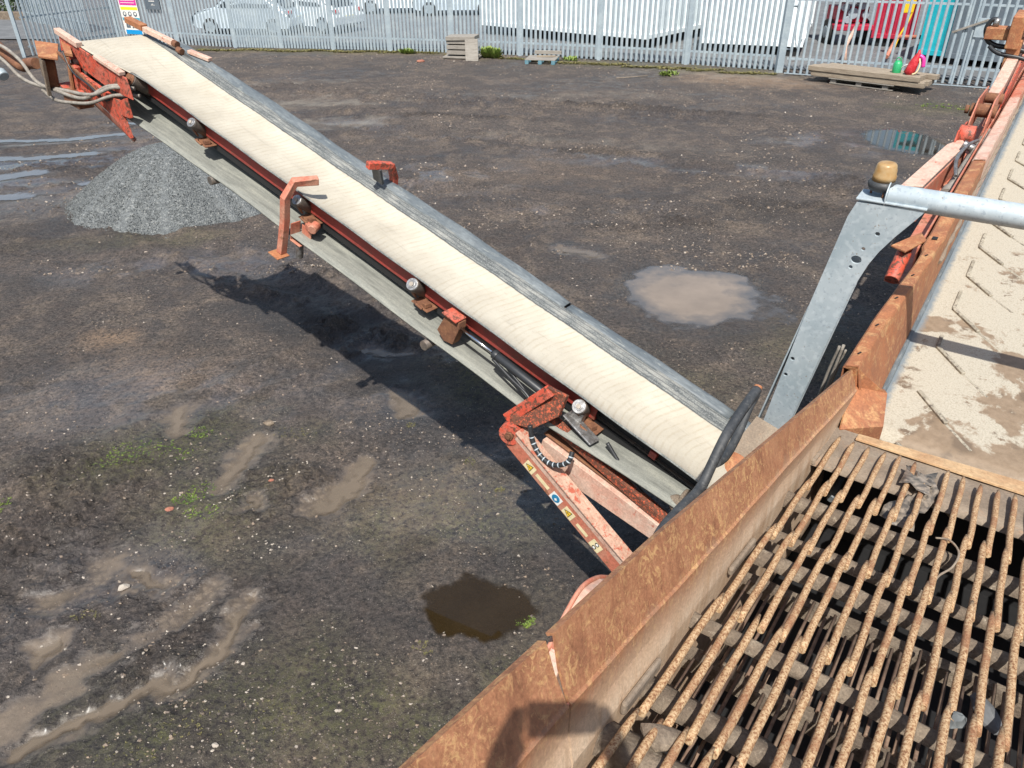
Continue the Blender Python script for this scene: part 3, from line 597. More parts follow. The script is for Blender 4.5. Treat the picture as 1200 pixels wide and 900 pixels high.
# ------------------------------------------------------------------ gravel stockpile
pile = empty('gravel_pile', (-5.4, 12.15, 0), 'conical heap of grey crushed stone on the yard behind the raised conveyor', 'pile')
rr_ = np.linspace(0, 1, 90)[:, None]; tt_ = np.linspace(0, 2*math.pi, 240, endpoint=False)[None, :]
RAD = 1.74; PX = rr_*np.cos(tt_)*RAD; PY = rr_*np.sin(tt_)*RAD
edge = 1+.07*vnoise(np.cos(tt_)*2+5, np.sin(tt_)*2+5, 1.3, 8)+.05*fbm(np.cos(tt_)+5, np.sin(tt_)+5, 6, 3, 21)
PX = PX*edge; PY = PY*edge
PZ = 0.94*(1-rr_**1.6)*(1-.10*np.exp(-(rr_/.18)**2))+PX*0+.03*fbm(PX, PY, 2.2, 3, 14)*(1-rr_)+.018*fbm(PX, PY, 22, 2, 15)-.02*(rr_ > .985)
PZ = PZ-.03
vv = np.stack([PX, PY, PZ], -1).reshape(-1, 3).tolist(); fsl = []
for i in range(89):
    for j in range(240): fsl.append((i*240+j, i*240+(j+1) % 240, (i+1)*240+(j+1) % 240, (i+1)*240+j))
mb = MB(); mb.add(vv, fsl, True)
def _pilemat():
    t = NT('crushed_grey_stone'); v = t.n('ShaderNodeTexVoronoi', i_Vector=t.o, i_Scale=42.); r1 = t.n('ShaderNodeSeparateColor', i_0=v.outputs['Color']).outputs[0]
    base = t.ramp(r1, [(0, (.105, .114, .118)), (.5, (.135, .147, .150)), (.85, (.17, .183, .185)), (1, (.25, .26, .255))])
    return t.out(base, .85, 0, t.bump(v.outputs['Distance'], .8, .03))
M['pile'] = _pilemat(); mb.build('stone_heap', M['pile'], pile)
n = 26000; a_ = rng.uniform(0, 6.283, n); q_ = np.sqrt(rng.uniform(0, 1, n))*1.0; q_[::9] = 1+np.abs(rng.normal(0, .05, len(q_[::9]))); x = q_*np.cos(a_)*RAD*(1.02); y = q_*np.sin(a_)*RAD*1.02
z = np.maximum(0.94*(1-np.minimum(q_, 1.)**1.6)*(1-.10*np.exp(-(q_/.18)**2))+.03*fbm(x, y, 2.2, 3, 14)*(1-q_)-.03, -.02); s_ = rng.uniform(.005, .012, n)
d4 = np.array([(1, 0, -.4), (-.5, .85, -.4), (-.5, -.85, -.4), (0, 0, .9)]); P = (d4[None]+rng.normal(0, .28, (n, 4, 3)))*s_[:, None, None]+np.stack([x, y, z], -1)[:, None, :]
me2 = bpy.data.meshes.new('loose_chippings'); me2.from_pydata(P.reshape(-1, 3).tolist(), [], (np.array([(0, 1, 3), (1, 2, 3), (2, 0, 3)])[None]+np.arange(n)[:, None, None]*4).reshape(-1, 3).tolist())
o = bpy.data.objects.new('loose_chippings', me2); col.objects.link(o); o.parent = pile; me2.materials.append(M['pile']); o['kind'] = 'stuff'

# ------------------------------------------------------------------ side (stockpile) conveyor; local x runs up the belt, y across to the far side, z off the belt
CA = Vector((1.0224, 3.3023, 1.1506)); ca = Vector((-.73465, .6194, .27682)); cn = Vector((.64459, .76453, 0)); cu = Vector((.21164, -.17844, .96092))
CK = .90; CA = CAM+(CA-CAM)*CK
conv = empty('side_conveyor', frame(CA, ca*CK, cn*CK, cu*CK), 'long side conveyor with cream crusted belt on worn red frame, rising to the upper left', 'conveyor')
V = Vector
def xsec(s):
    k = min(1, max(0, (s-5.45)/.95)); k = k*k*(3-2*k)
    a = [(0, 0), (.012, -.012), (.055, -.035), (.11, -.052), (.19, -.058), (.31, -.058), (.38, -.052), (.44, -.03), (.49, -.003), (.54, .028), (.565, .045)]
    b = [(-.14, 0), (-.12, 0), (-.06, 0), (.0, 0), (.1, 0), (.2, 0), (.3, 0), (.37, 0), (.437, 0), (.50, 0), (.55, 0)]
    return [(p[0]*(1-k)+q_[0]*k, p[1]*(1-k)+q_[1]*k) for p, q_ in zip(a, b)]
rows = []
S_ = [-.32+i*.06 for i in range(int((6.42+.32)/.06)+1)]
for s in S_: rows.append([(s, n_, u_+.0025*math.sin(s*9+n_*6)) for n_, u_ in xsec(s)])
pr_ = .155; hc = 6.44
for i in range(1, 13):
    th = math.pi*i/12
    fl = [(-.14+.69*j/10) for j in range(11)]
    rows.append([(hc+pr_*math.sin(th), n_, -pr_+pr_*math.cos(th)) for n_ in fl])
for i in range(1, 34):
    s = hc-(hc+.32)*i/33
    u_ = -.31 if s > 6.2 else (-.405+.075*min(1, (5.9-s)/1.6) if 4.3 < s < 5.9 else (-.36 if s >= 5.9 else (-.33+.03*(4.3-s)/3.2 if s > 1.1 else -.30+.11*(1.1-s)/1.1)))
    fl = [(-.105+.68*j/10) for j in range(11)]
    rows.append([(s, n_, u_-.0+.004*math.sin(s*5)) for n_ in fl])
mb = MB(); mb.sheet(rows, True); belt = mb.build('belt', M['belt'], conv, solid=.011)
# outer skirting rubber along the far side, in two lengths
def skirt(s0, s1, top, name='skirt_rubber', wav=.006):
    rw = []; N = max(2, int((s1-s0)/.08))
    for i in range(N+1):
        s = s0+(s1-s0)*i/N; wv = wav*math.sin(s*3.1)+wav*.5*math.sin(s*11)
        tp = top*min(1, .4+.6*min(i, N-i)/1.5)
        rw.append([(s, .556, .040), (s, .580, .052+wv*.3), (s, .605, .050+tp*.5+wv*.5), (s, .630, .052+tp+wv), (s, .652, .040+tp*.7+wv), (s, .660, -.01+wv)])
    m_ = MB(); m_.sheet(rw, True); return m_.build(name, M['skirt'], conv, solid=.009)
skirt(1.42, 6.1, .026); skirt(.10, 1.40, .008); skirt(-.35, .09, .006)
# red side rails and cross members
for y0 in (.075, .565):
    m = MB(); m.beam((.72, y0, -.125), (6.3, y0, -.125), .008, .095, (0, 0, 1)); m.beam((.72, y0+.024, -.173), (6.3, y0+.024, -.173), .05, .008); m.beam((.72, y0+.024, -.078), (6.3, y0+.024, -.078), .05, .008)
    m.build('side_rail', M['red'], conv, bevel=.002)
m = MB(); m.beam((-.45, .095, -.215), (6.2, .095, -.215), .006, .075, (0, 0, 1)); m.beam((-.45, .13, -.13), (.72, .13, -.13), .006, .10, (0, 0, 1)); m.build('rail_shade_strip', M['black'], conv)  # black strips stand in for the shaded gap under the rail
for k, s in enumerate((.3, 1.5, 2.7, 3.9, 5.1, 6.0)):
    m = MB(); m.beam((s, .09, -.14), (s, .56, -.14), .05, .05); m.build('cross_member', M['red'], conv, bevel=.003)
m = MB(); m.beam((-.35, .33, -.17), (5.9, .33, -.17), .45, .004); m.build('underside_plate', M['roller'], conv)
# wing idlers on the near side with their brackets
def idler(s, r, cap, y1=.095, z1=-.165, y0=-.032, z0=-.055):
    m = MB(); p0, p1 = V((s, y0, z0)), V((s+.005, y1, z1)); m.cyl(p0, p1, r, 28)
    o = m.build('wing_roller', M['roller'], conv, bevel=.004); d = (p0-p1).normalized()
    q1 = MB(); q1.cyl(p0+d*.001, p0+d*.008, r*.93, 28); q1.cyl(p0+d*.007, p0+d*.012, r*.55, 20); q1.build('end_cap', M['steel' if cap else 'rust_dark'], o, bevel=.002)
    q2 = MB(); q2.cyl(p0+d*.011, p0+d*.018, r*.36, 6); q2.build('axle_nut', M['stone' if cap else 'rust_dark'], o)
    return o
for s, r, cap in ((4.86, .042, 1), (3.50, .042, 1), (2.26, .046, 1), (.80, .046, 1)):
    idler(s, r, cap)
    m = MB(); m.box((s-.075, .05, -.205), (.16, .13, .008)); m.box((s-.03, .085, -.17), (.07, .008, .07)); m.box((s-.10, .03, -.19), (.05, .05, .03), (0, .3, .2))
    m.tube([(s-.02, .0, -.20), (s-.06, -.03, -.185), (s-.11, -.02, -.20)], .010, 8); m.box((s, -.012, -.13), (.035, .012, .10), (.5, 0, 0))
    m.build('idler_bracket', M['rust_dark'], conv, bevel=.003)
idler(5.74, .060, 0, .16, -.19, -.05, -.05)
for s in (5.2, 4.2, 2.9, 1.7, .4): 
    m = MB(); m.cyl((s, .47, -.09), (s, .60, -.0), .042, 20); m.build('wing_roller', M['roller'], conv, bevel=.003)
# return idler + head and tail pulleys
m = MB(); m.cyl((6.44, -.15, -.165), (6.44, .56, -.165), .14, 32); m.cyl((6.44, -.2, -.165), (6.44, .6, -.165), .03, 16); m.build('head_pulley', M['roller'], conv, bevel=.004)
m = MB(); m.cyl((-.30, -.11, -.12), (-.30, .58, -.12), .085, 32); m.cyl((-.30, -.16, -.12), (-.30, .62, -.12), .025, 12); m.build('tail_pulley', M['roller'], conv, bevel=.004)
for s in (2.0, 4.5):
    m = MB(); m.cyl((s, -.12, -.375), (s, .6, -.375), .035, 20); m.build('return_roller', M['roller'], conv)
# near belt guard hoop of square tube, bent over the belt
m = MB()
hp = [(3.50, -.165, -.47), (3.50, -.138, -.2), (3.50, -.138, -.01), (3.49, -.065, .105), (3.42, .09, .115)]
sec = .027
def sqpath(m, P, h):
    P = [V(p) for p in P]; rw = []
    for i, p in enumerate(P):
        t = (P[min(i+1, len(P)-1)]-P[max(i-1, 0)]).normalized(); a = V((1, 0, 0)); a = (a-t*a.dot(t)).normalized(); b = t.cross(a)
        k = h
        rw.append([p+a*h+b*k, p-a*h+b*k, p-a*h-b*k, p+a*h-b*k])
    vs = [x for r0 in rw for x in r0]; n = len(P)
    fs = [(i*4+j, i*4+(j+1) % 4, (i+1)*4+(j+1) % 4, (i+1)*4+j) for i in range(n-1) for j in range(4)]+[(0, 1, 2, 3), tuple((n-1)*4+j for j in (3, 2, 1, 0))]
    m.add(vs, fs); return m
sqpath(m, hp, .028); hoop = m.build('guard_hoop', M['red_fade'], conv, bevel=.005)
m = MB(); m.box((3.50, -.19, -.475), (.12, .11, .008)); m.build('foot_plate', M['rust'], hoop, bevel=.002)
m = MB(); m.box((3.42, -.06, -.36), (.12, .10, .008)); m.box((3.40, -.015, -.30), (.11, .008, .12)); m.box((3.475, -.06, -.30), (.008, .09, .16)); m.build('roller_bracket', M['red_fade'], conv, bevel=.003)
m = MB(); m.cyl((3.42, -.06, -.37), (3.42, -.06, -.50), .030, 18); m.build('return_guide_roller', M['steel'], conv, bevel=.003)
m = MB(); m.cyl((3.33, .02, -.19), (3.30, -.05, -.20), .035, 18); m.box((3.36, -.02, -.21), (.1, .05, .04), (0, .2, .4)); m.build('bracket_clamp', M['red_fade'], conv, bevel=.004)
m = MB(); sqpath(m, [(3.22, .66, -.02), (3.22, .655, .10), (3.21, .60, .215), (3.23, .49, .235), (3.25, .40, .245)], .026); o = m.build('guard_hoop', M['red_bright'], conv, bevel=.005)
m = MB(); m.box((3.24, .50, .15), (.10, .02, .13), (.3, 0, 0)); m.build('rubber_flap', M['rubber'], conv)
# far head guard rails
m = MB(); m.beam((6.55, .47, .06), (6.02, .53, .085), .05, .045); m.build('head_guard_rail', M['pink'], conv, bevel=.004)
m = MB(); m.beam((6.66, .455, .07), (6.42, .48, .08), .07, .05); m.build('head_guard_rail', M['rust'], conv, bevel=.004)
m = MB(); m.cyl((6.02, .53, .085), (5.97, .535, .085), .03, 14); m.cyl((5.96, .53, .05), (5.9, .535, .05), .028, 14); m.build('adjuster_bolt', M['rust_dark'], conv)
m = MB(); m.beam((5.85, .575, .07), (5.6, .625, .085), .05, .03); m.build('head_guard_rail', M['pink'], conv, bevel=.004)
# head end: red side plate, chute lip, motor housing, adjuster and hoses
m = MB(); m.prism([(6.70, -.165, -.02), (5.62, -.145, .015), (5.55, -.145, -.14), (5.95, -.145, -.20), (6.70, -.165, -.19)], (0, .012, 0)); m.build('head_side_plate', M['red_bright'], conv, bevel=.002)
m = MB(); m.beam((6.74, -.155, .0), (6.36, -.15, .012), .055, .045); m.beam((6.08, -.15, .02), (5.68, -.14, .03), .055, .03); m.build('head_capping', M['pink'], conv, bevel=.004)
m = MB(); m.prism([(6.55, -.17, -.22), (5.72, -.15, -.22), (5.62, -.15, -.15), (5.56, -.15, -.30), (5.70, -.15, -.33), (5.60, -.15, -.50), (5.95, -.15, -.40), (6.35, -.17, -.36)], (0, -.035, 0)); m.build('head_gusset', M['red_bright'], conv, bevel=.003)
m = MB(); m.prism([(5.95, -.19, -.40), (5.60, -.155, -.52), (5.66, -.10, -.54), (6.30, -.12, -.50), (6.32, -.19, -.38)], (.02, .01, -.03)); m.build('chute_lip', M['red_fade'], conv, bevel=.003)
m = MB(); m.box((6.35, -.24, -.44), (.28, .14, .12), (0, .15, 0)); m.build('chute_side', M['rust_dark'], conv, bevel=.01)
m = MB(); m.prism([(7.02, -.25, -.20), (6.62, -.40, -.17), (6.50, -.29, -.16), (6.85, -.12, -.18)], (0, 0, .02)); box_ = m.build('motor_cover', M['rust'], conv, bevel=.004)
m = MB(); m.beam((6.98, -.24, -.20), (6.98, -.24, -.50), .06, .02, (0, 1, 0)); m.box((6.80, -.30, -.36), (.34, .02, .30), (0, 0, .35)); m.box((6.62, -.37, -.35), (.03, .03, .32)); m.build('cover_side', M['dirt'], conv, bevel=.003)
m = MB(); m.box((6.78, -.26, -.35), (.26, .10, .26), (0, 0, .35)); m.build('drive_motor', M['rust_dark'], conv, bevel=.02)
m = MB(); m.prism([(6.85, -.10, -.10), (6.42, -.26, -.09), (6.36, -.22, -.085), (6.80, -.05, -.09)], (0, 0, .03)); m.box((6.45, -.23, -.25), (.10, .02, .30), (0, 0, .3)); m.build('adjuster_plate', M['rust'], conv, bevel=.004)
m = MB(); m.box((6.40, -.20, -.30), (.10, .05, .26)); m.box((6.52, -.20, -.44), (.30, .12, .02)); m.box((6.3, -.22, -.41), (.2, .04, .08), (0, 0, .2)); m.build('motor_mount', M['red_bright'], conv, bevel=.004)
m = MB(); m.beam((6.60, -.24, -.13), (6.0, -.20, -.28), .02, .02); m.build('lever_bar', M['rust_dark'], conv)
def hose(P, r, mat, name='hydraulic_hose', parent=conv, k=8):
    m = MB(); m.tube(smoothpath(P, k), r, 10); return m.build(name, mat, parent)
hose([(7.9, -.35, -.52), (7.5, -.36, -.40), (7.2, -.34, -.42), (6.95, -.33, -.52), (6.6, -.32, -.46), (6.1, -.30, -.33), (5.85, -.20, -.14), (5.70, -.08, -.09)], .016, M['hose_dust'])
hose([(8.0, -.34, -.6), (7.55, -.36, -.55), (7.2, -.36, -.58), (6.9, -.33, -.54), (6.5, -.30, -.42), (6.0, -.28, -.26), (5.80, -.18, -.13), (5.66, -.06, -.10)], .016, M['hose_dust'])
hose([(6.85, -.33, -.56), (6.6, -.33, -.55), (6.3, -.32, -.45), (6.0, -.29, -.33), (5.80, -.18, -.20), (5.62, -.04, -.15)], .015, M['hose_dust'])
hose([(6.50, -.24, -.08), (6.35, -.25, -.20), (6.1, -.24, -.22), (5.9, -.22, -.27), (5.85, -.18, -.25)], .009, M['hose'])
hose([(7.85, -.30, -.50), (7.4, -.28, -.55), (7.25, -.26, -.48), (7.05, -.26, -.40)], .05, M['rust_dark'], 'steel_elbow')
m = MB(); m.cyl((7.7, -.36, -.72), (7.62, -.36, -.74), .05, 14); m.build('hose_coupling', M['galv'], conv, bevel=.01)
# folding ram
m = MB(); m.prism([(1.90, -.07, -.06), (1.78, -.07, -.055), (1.77, -.07, -.10), (1.80, -.07, -.25), (1.88, -.07, -.27), (1.95, -.07, -.22)], (0, .07, 0)); m.build('ram_bracket', M['rust_dark'], conv, bevel=.004)
m = MB(); m.box((1.85, -.045, -.045), (.13, .10, .012)); m.build('bracket_cap', M['red_bright'], conv, bevel=.003)
m = MB(); m.cyl((1.79, -.05, -.10), (1.45, -.05, -.105), .011, 18); m.build('ram_rod', M['chrome'], conv)
m = MB(); m.cyl((1.475, -.05, -.105), (.98, -.05, -.125), .028, 22); m.cyl((1.475, -.05, -.105), (1.44, -.05, -.106), .032, 22); m.build('ram_cylinder', M['hose'], conv, bevel=.003)
hose([(1.46, -.07, -.13), (1.3, -.08, -.16), (1.12, -.09, -.19), (1.02, -.12, -.27), (1.0, -.13, -.22), (.96, -.10, -.15)], .010, M['hose'])
hose([(1.40, -.05, -.12), (1.2, -.07, -.17), (1.08, -.09, -.2), (.97, -.09, -.2)], .009, M['hose'])
# pivot head plate, arms, rusty angle
m = MB(); m.prism([(.99, -.10, .01), (.87, -.06, .0), (.86, -.10, -.14), (.97, -.16, -.30), (1.10, -.17, -.36), (1.155, -.16, -.33)], (.0, -.035, .01)); m.build('pivot_plate', M['rustbar'], conv, bevel=.004)
m = MB(); m.beam((.97, -.13, .0), (1.17, -.18, -.37), .035, .075, (1, 0, .3)); m.build('pivot_edge_plate', M['red_bright'], conv, bevel=.004)
m = MB(); m.cyl((1.11, -.16, -.43), (1.09, -.235, -.42), .075, 28); piv = m.build('pivot_boss', M['red_bright'], conv, bevel=.004)
m = MB(); m.cyl((1.09, -.235, -.42), (1.085, -.25, -.42), .03, 6); m.cyl((1.085, -.25, -.42), (1.083, -.262, -.42), .015, 12); m.build('pivot_bolt', M['rust_dark'], piv)
armA, armB = V((1.08, -.19, -.45)), V((-.12, -.17, -.865))
ax = (armB-armA).normalized(); side_ = V((.45, .0, -.89)); side_ = (side_-ax*side_.dot(ax)).normalized(); fn = ax.cross(side_); 
if fn.y > 0: fn = -fn
Lr = (armB-armA).length; Lx = Lr*1.72; armM = armA+ax*Lx/2
arm = MB(); Mx = Matrix((ax, side_, fn)).transposed(); arm.box(armM, (Lx, .165, .07), Mx); armo = arm.build('support_arm', M['red_fade'], conv, bevel=.004)
m = MB(); m.box(armM+fn*.0362-side_*.055, (Lx*.98, .045, .003), Mx); m.build('paint_stripe', M['pink'], armo)
m = MB(); m.box(armM-side_*.09, (Lx, .012, .10), Mx); m.build('arm_edge_flange', M['pink_worn'], armo, bevel=.002)
def decal(t_, w_, h_, mat, off=.0005, o_=-.0, name='sticker', parent=armo):
    c_ = armA+ax*(Lr*t_)+side_*(.035+o_)+fn*(.0375+off); m = MB(); m.box(c_, (w_, h_, .001), Mx); return m.build(name, mat, parent)
M['st_cream'] = plain('sticker_cream', (.72, .62, .38, 1), .5); M['st_yel'] = plain('sticker_yellow', (.80, .52, .04, 1), .5); M['st_black'] = plain('sticker_black', (.02, .02, .02, 1), .5)
M['st_blue'] = plain('sticker_blue', (.02, .19, .36, 1), .5); M['st_white'] = plain('sticker_white', (.75, .74, .70, 1), .5)
def tri(t_, o_, r, mat, off, parent):
    c_ = armA+ax*(Lr*t_)+side_*(.035+o_)+fn*(.0375+off); m = MB(); pts = []
    for k in range(3):
        th = math.radians(90+120*k)-.0; pts.append(c_+(side_*math.cos(th)+ax*math.sin(th))*-r)
    m.prism(pts, fn*.0006); return m.build('warning_triangle', mat, parent)
for t_, kind in ((.17, 'tri'), (.37, 'dot'), (.465, 'tri'), (.67, 'two')):
    d_ = decal(t_, .085, .072, M['st_cream' if kind != 'dot' else 'st_white'])
    if kind == 'tri':
        tri(t_, 0, .036, M['st_black'], .0015, d_); tri(t_, 0, .027, M['st_yel'], .0025, d_)
        c_ = armA+ax*(Lr*t_)+side_*.035+fn*.0412; m = MB(); m.beam(c_-ax*.010-side_*.006, c_+ax*.010+side_*.004, .004, .0006, fn); m.beam(c_+side_*.006-ax*.012, c_-side_*.004-ax*.0, .003, .0006, fn); m.build('warning_symbol', M['st_black'], d_)
    else:
        for o2 in ((0,) if kind == 'dot' else (-.019, .019)):
            c_ = armA+ax*(Lr*t_)+side_*(.035+o2)+fn*.0385; rr0 = .031 if kind == 'dot' else .016
            m = MB(); m.cyl(c_, c_+fn*.0012, rr0, 24); m.build('blue_disc' if kind == 'dot' else 'round_mark', M['st_blue' if kind == 'dot' else 'st_black'], d_)
            if kind == 'dot':
                m = MB(); m.prism([c_+fn*.0014+ax*.016+side_*.004, c_+fn*.0014+ax*.004+side_*.018, c_+fn*.0014-ax*.008+side_*.006, c_+fn*.0014+ax*.002-side_*.008], fn*.0006); m.build('white_symbol', M['st_white'], d_)
            else:
                m = MB(); m.cyl(c_, c_+fn*.0018, .010, 24); m.build('white_centre', M['st_white'], d_)
decal(.265, .12, .03, M['st_cream'], .0, -.004); decal(.57, .10, .026, M['st_cream'], .0, .004)
m = MB(); m.prism([(.93, -.04, -.42), (-.85, -.04, -.38), (-.85, -.04, -.50), (-.12, -.04, -.52), (.93, -.04, -.62)], (0, -.05, 0)); m.build('inner_arm', M['pink'], conv, bevel=.004)
m = MB(); m.beam((.95, -.02, -.40), (-.85, -.02, -.375), .08, .012); m.build('inner_arm_web', M['rust_dark'], conv, bevel=.003)
m = MB(); m.beam((1.0, -.04, -.25), (-.85, -.04, -.443), .055, .02); m.beam((1.0, -.065, -.275), (-.85, -.065, -.468), .012, .06); m.build('angle_bar', M['rustbar'], conv, bevel=.003)
m = MB(); m.box((-.92, .05, -.72), (.16, .62, .95)); m.box((-1.05, .05, -.55), (.30, .30, .22)); m.build('mounting_frame', M['red'], conv, bevel=.01)
m = MB(); m.box((.74, -.03, -.19), (.26, .09, .012), (0, -.1, .15)); m.box((.80, .01, -.15), (.08, .05, .08)); m.build('roller_foot', M['steel'], conv, bevel=.006)
cp = smoothpath([(.99, -.20, -.27), (.93, -.21, -.36), (.84, -.22, -.41), (.74, -.22, -.40), (.67, -.20, -.33), (.68, -.16, -.27)], 8)
m = MB(); m.tube(cp, .016, 12); loop = m.build('hose_loop', M['hose'], conv)
m = MB()
for i in range(6, len(cp)-2, 3):
    d = (cp[i+1]-cp[i]).normalized(); m.tube([cp[i]-d*.004, cp[i]+d*.004], .0175, 12)
m.build('spiral_wrap', M['galv'], loop)
hose([(.55, -.02, -.17), (.40, -.03, -.25), (.28, -.03, -.30), (.22, -.02, -.33)], .012, M['hose'])
m = MB(); m.cyl((-.05, .20, -.19), (-.12, .20, -.19), .06, 20); m.cyl((.02, .0, -.17), (-.10, .0, -.17), .05, 18); m.tube([(.05, -.02, -.2), (-.05, -.1, -.22), (-.15, -.1, -.28)], .04, 10); m.build('tail_bearing', M['dirt'], conv, bevel=.01)
m = MB(); m.cyl((-.10, .42, -.05), (-.10, .26, -.14), .07, 22); m.box((-.15, .30, -.12), (.16, .22, .02), (.4, 0, 0)); m.build('tail_plate', M['rust'], conv, bevel=.006)
m = MB(); m.sheet([[(-.02, .40, -.06), (-.02, .50, .0), (-.02, .66, .10)], [(-.40, .38, -.06), (-.40, .5, .0), (-.40, .66, .12)]]); m.build('tail_skirt', M['dust'], conv, solid=.01)

# ------------------------------------------------------------------ finger screens and hopper; local x across, y down the deck, z off the deck
GO = Vector((.43141, 1.25954, 2.18)); gc = Vector((.80489, -.59342, 0)); gm = Vector((.5856, .79428, -.16184)); gn_ = Vector((.09604, .13026, .98682))
GF = frame(GO, gc, gm, gn_)
scr = empty('finger_screen', GF, 'screen deck of long tan rusted finger bars over dirt-caked cross beams inside the hopper', 'screen')
SP = .0594; ROW = [1.69, 1.235, .818, .322, -.198, -.70]; ROOT = [1.165, .745, .27, -.21, -.72, -1.25]
UMAX = 1.16
rb = random.Random(3); nb = 0
def bar(x0, x1, y0, y1, r, z0, z1, miss=False):
    m = MB(); pts = []; rs = []; N = 12
    for i in range(N+1):
        t = i/N; e = 1.0 if t < .86 else 1-.62*((t-.86)/.14)**1.6
        pts.append((x0+(x1-x0)*t+.0012*math.sin(t*9+x0*70), y0+(y1-y0)*t, z0+(z1-z0)*t+.0015*math.sin(t*7+x0*50))); rs.append(r*e)
    m.tube(pts, rs, 12); return m
for ri in range(5):
    for k in range(19):
        u = -.022+SP*k
        if ri > 3 and k > 15: continue
        j = rb.uniform(-.0035, .0035); t1 = ROW[ri]+rb.uniform(-.014, .014)
        if ri == 0 and k == 6: t1 -= .14
        m = bar(u+.012+j, u+j+rb.uniform(-.002, .002), ROOT[ri], t1, .0106, .0, .012+rb.uniform(-.004, .004)); m.build('finger_bar', M['bar'], scr); nb += 1
def beamx(y0, y1, z0, z1, name='cross_beam', mat=None, th=.09, seed=0):
    # a caked cross beam with an uneven crust
    m = MB(); N = 90; rw = []
    for i in range(N+1):
        x = -.085+(UMAX+.1)*i/N
        def nz(a): return float(vnoise(np.array([x*22+a*7.3]), np.array([a*3.1+seed]), 1., 3)[0])
        rw.append([(x, y0+.008*nz(1), z0-th), (x, y0+.012*nz(2), z0-.012+.010*nz(3)), (x, y0+.02+.006*nz(4), z0+.006*nz(5)), (x, (y0+y1)/2, (z0+z1)/2+.006+.010*nz(6)), (x, y1-.02+.006*nz(7), z1+.006*nz(8)), (x, y1+.012*nz(9), z1-.014+.010*nz(10)), (x, y1-.01, z1-th)])
    m.sheet(rw, True); return m.build(name, mat or M['dirt'], scr)
beamx(1.085, 1.158, -.02, -.03, th=.05, seed=1); beamx(.885, .955, -.075, -.085, th=.03, seed=2); beamx(.655, .718, -.02, -.03, th=.045, seed=3)
beamx(.215, .272, -.02, -.03, th=.035, seed=4); beamx(-.09, -.0, -.060, -.07, th=.035, seed=5); beamx(-.33, -.232, -.02, -.03, th=.045, seed=6); beamx(-.80, -.62, -.02, -.014, th=.05, seed=7)
# top sheet under the first tips
m = MB(); rw = []
for i in range(41):
    x = -.09+(UMAX+.1)*i/40
    rw.append([(x, 1.432, -.035), (x, 1.435, -.012+.003*math.sin(x*40)), (x, 1.55, -.014), (x, 1.70, -.018+.004*math.sin(x*23)), (x, 1.80+.006*math.sin(x*31), -.006), (x, 1.82, -.004)])
m.sheet(rw, True); m.build('end_sheet', M['dust'], scr)
m = MB(); m.prism([(.03, 1.745, -.004), (.03, 1.80, -.004), (UMAX, 1.90, -.004), (UMAX, 1.745, -.004)], (0, 0, .012)); M['tan_strip'] = weathered('tan_rusted_strip', (.50, .34, .19, 1), (.42, .26, .14, 1), (.33, .17, .08, 1), 8, 70, rough=.85); m.build('edge_strip', M['tan_strip'], scr, bevel=.002)
# torn plastic rag and stones caught in the bars
m = MB(); rr0 = random.Random(9); rw = []
for i in range(13):
    t = i/12; rw.append([(.315+.03*math.sin(t*5)+.012*j*(1+t)+.006*rr0.uniform(-1, 1), 1.58-.36*t, .018-.055*t+.014*rr0.uniform(-1, 1)) for j in range(-2, 4)])
m.sheet(rw, True)
m.sheet([[(.25+.035*j+.01*rr0.random(), 1.615-.04*i-.02*j*rr0.random(), .02+.012*rr0.uniform(-1, 1)) for j in range(4)] for i in range(5)], True)
t_ = NT('crumpled_plastic'); M['rag'] = t_.out(t_.ramp(t_.noise(40, 5), [(.4, (.09, .08, .07)), (.65, (.30, .25, .20))]), .35, 0, t_.bump(t_.noise(60, 4), .6, .005))
tag(m.build('plastic_rag', M['rag'], None, solid=.001), 'crumpled torn plastic rag snagged between the finger bars near the top', 'rag').matrix_world = GF
def wrap(pts, r, name, mat, label, cat):
    m = MB(); m.tube(smoothpath(pts, 6), r, 8); o = m.build(name, mat); o.matrix_world = GF; return tag(o, label, cat)
wrap([(.43, 1.12, .015), (.47, 1.11, .03), (.505, 1.05, .03), (.50, .98, .01), (.47, .90, .0), (.46, .80, -.03)], .0035, 'wire', M['dust'], 'thin bent pale wire hooked over the finger bars at right', 'wire')
def lump(x, y, z, s, mat, label, seed, name='stone', cat='stone', sz=(1, .8, .8)):
    o = rock(name, 0, 0, s, mat, label, cat, seed, sz); o.location = GF @ Vector((x, y, z)); return o
lump(.595, .285, -.005, .031, M['pile'], 'grey rounded stone jammed between two finger bars', 21)
lump(.665, .42, -.04, .042, M['concrete'], 'blue-grey slab stone wedged under the finger bars at right', 22, sz=(.7, 1.5, .6))
lump(.05, -.235, .0, .05, M['dirt'], 'caked whitish mud lump on the cross beam at the hopper wall', 23, 'mud_lump', 'lump', (1.2, .8, .6))
# lower screen deck of thin rods
M['rod'] = weathered('dusty_rusted_rod', (.16, .10, .07, 1), (.26, .18, .125, 1), (.07, .045, .035, 1), 12, 60, rough=.85)
low = empty('lower_screen', GF, 'second deck of thin dark close-set rods seen through the gaps of the finger bars', 'screen')
for ri, (ya, yb) in enumerate(((.27, .70), (-.20, .24), (-.72, -.24))):
    for k in range(33):
        u = -.02+.0245*k+rb.uniform(-.003, .003); m = MB(); m.cyl((u+.01, ya-.02+rb.uniform(-.02, .02), -.155), (u, yb-.03+rb.uniform(-.08, .04), -.13+rb.uniform(-.008, .008)), .0050, 8); m.build('rod', M['rod'], low)
m = MB()
for y in (.25, -.22, .72, -.74): m.beam((-.07, y, -.19), (UMAX, y, -.19), .05, .05)
m.build('rod_carrier', M['dirt'], low)
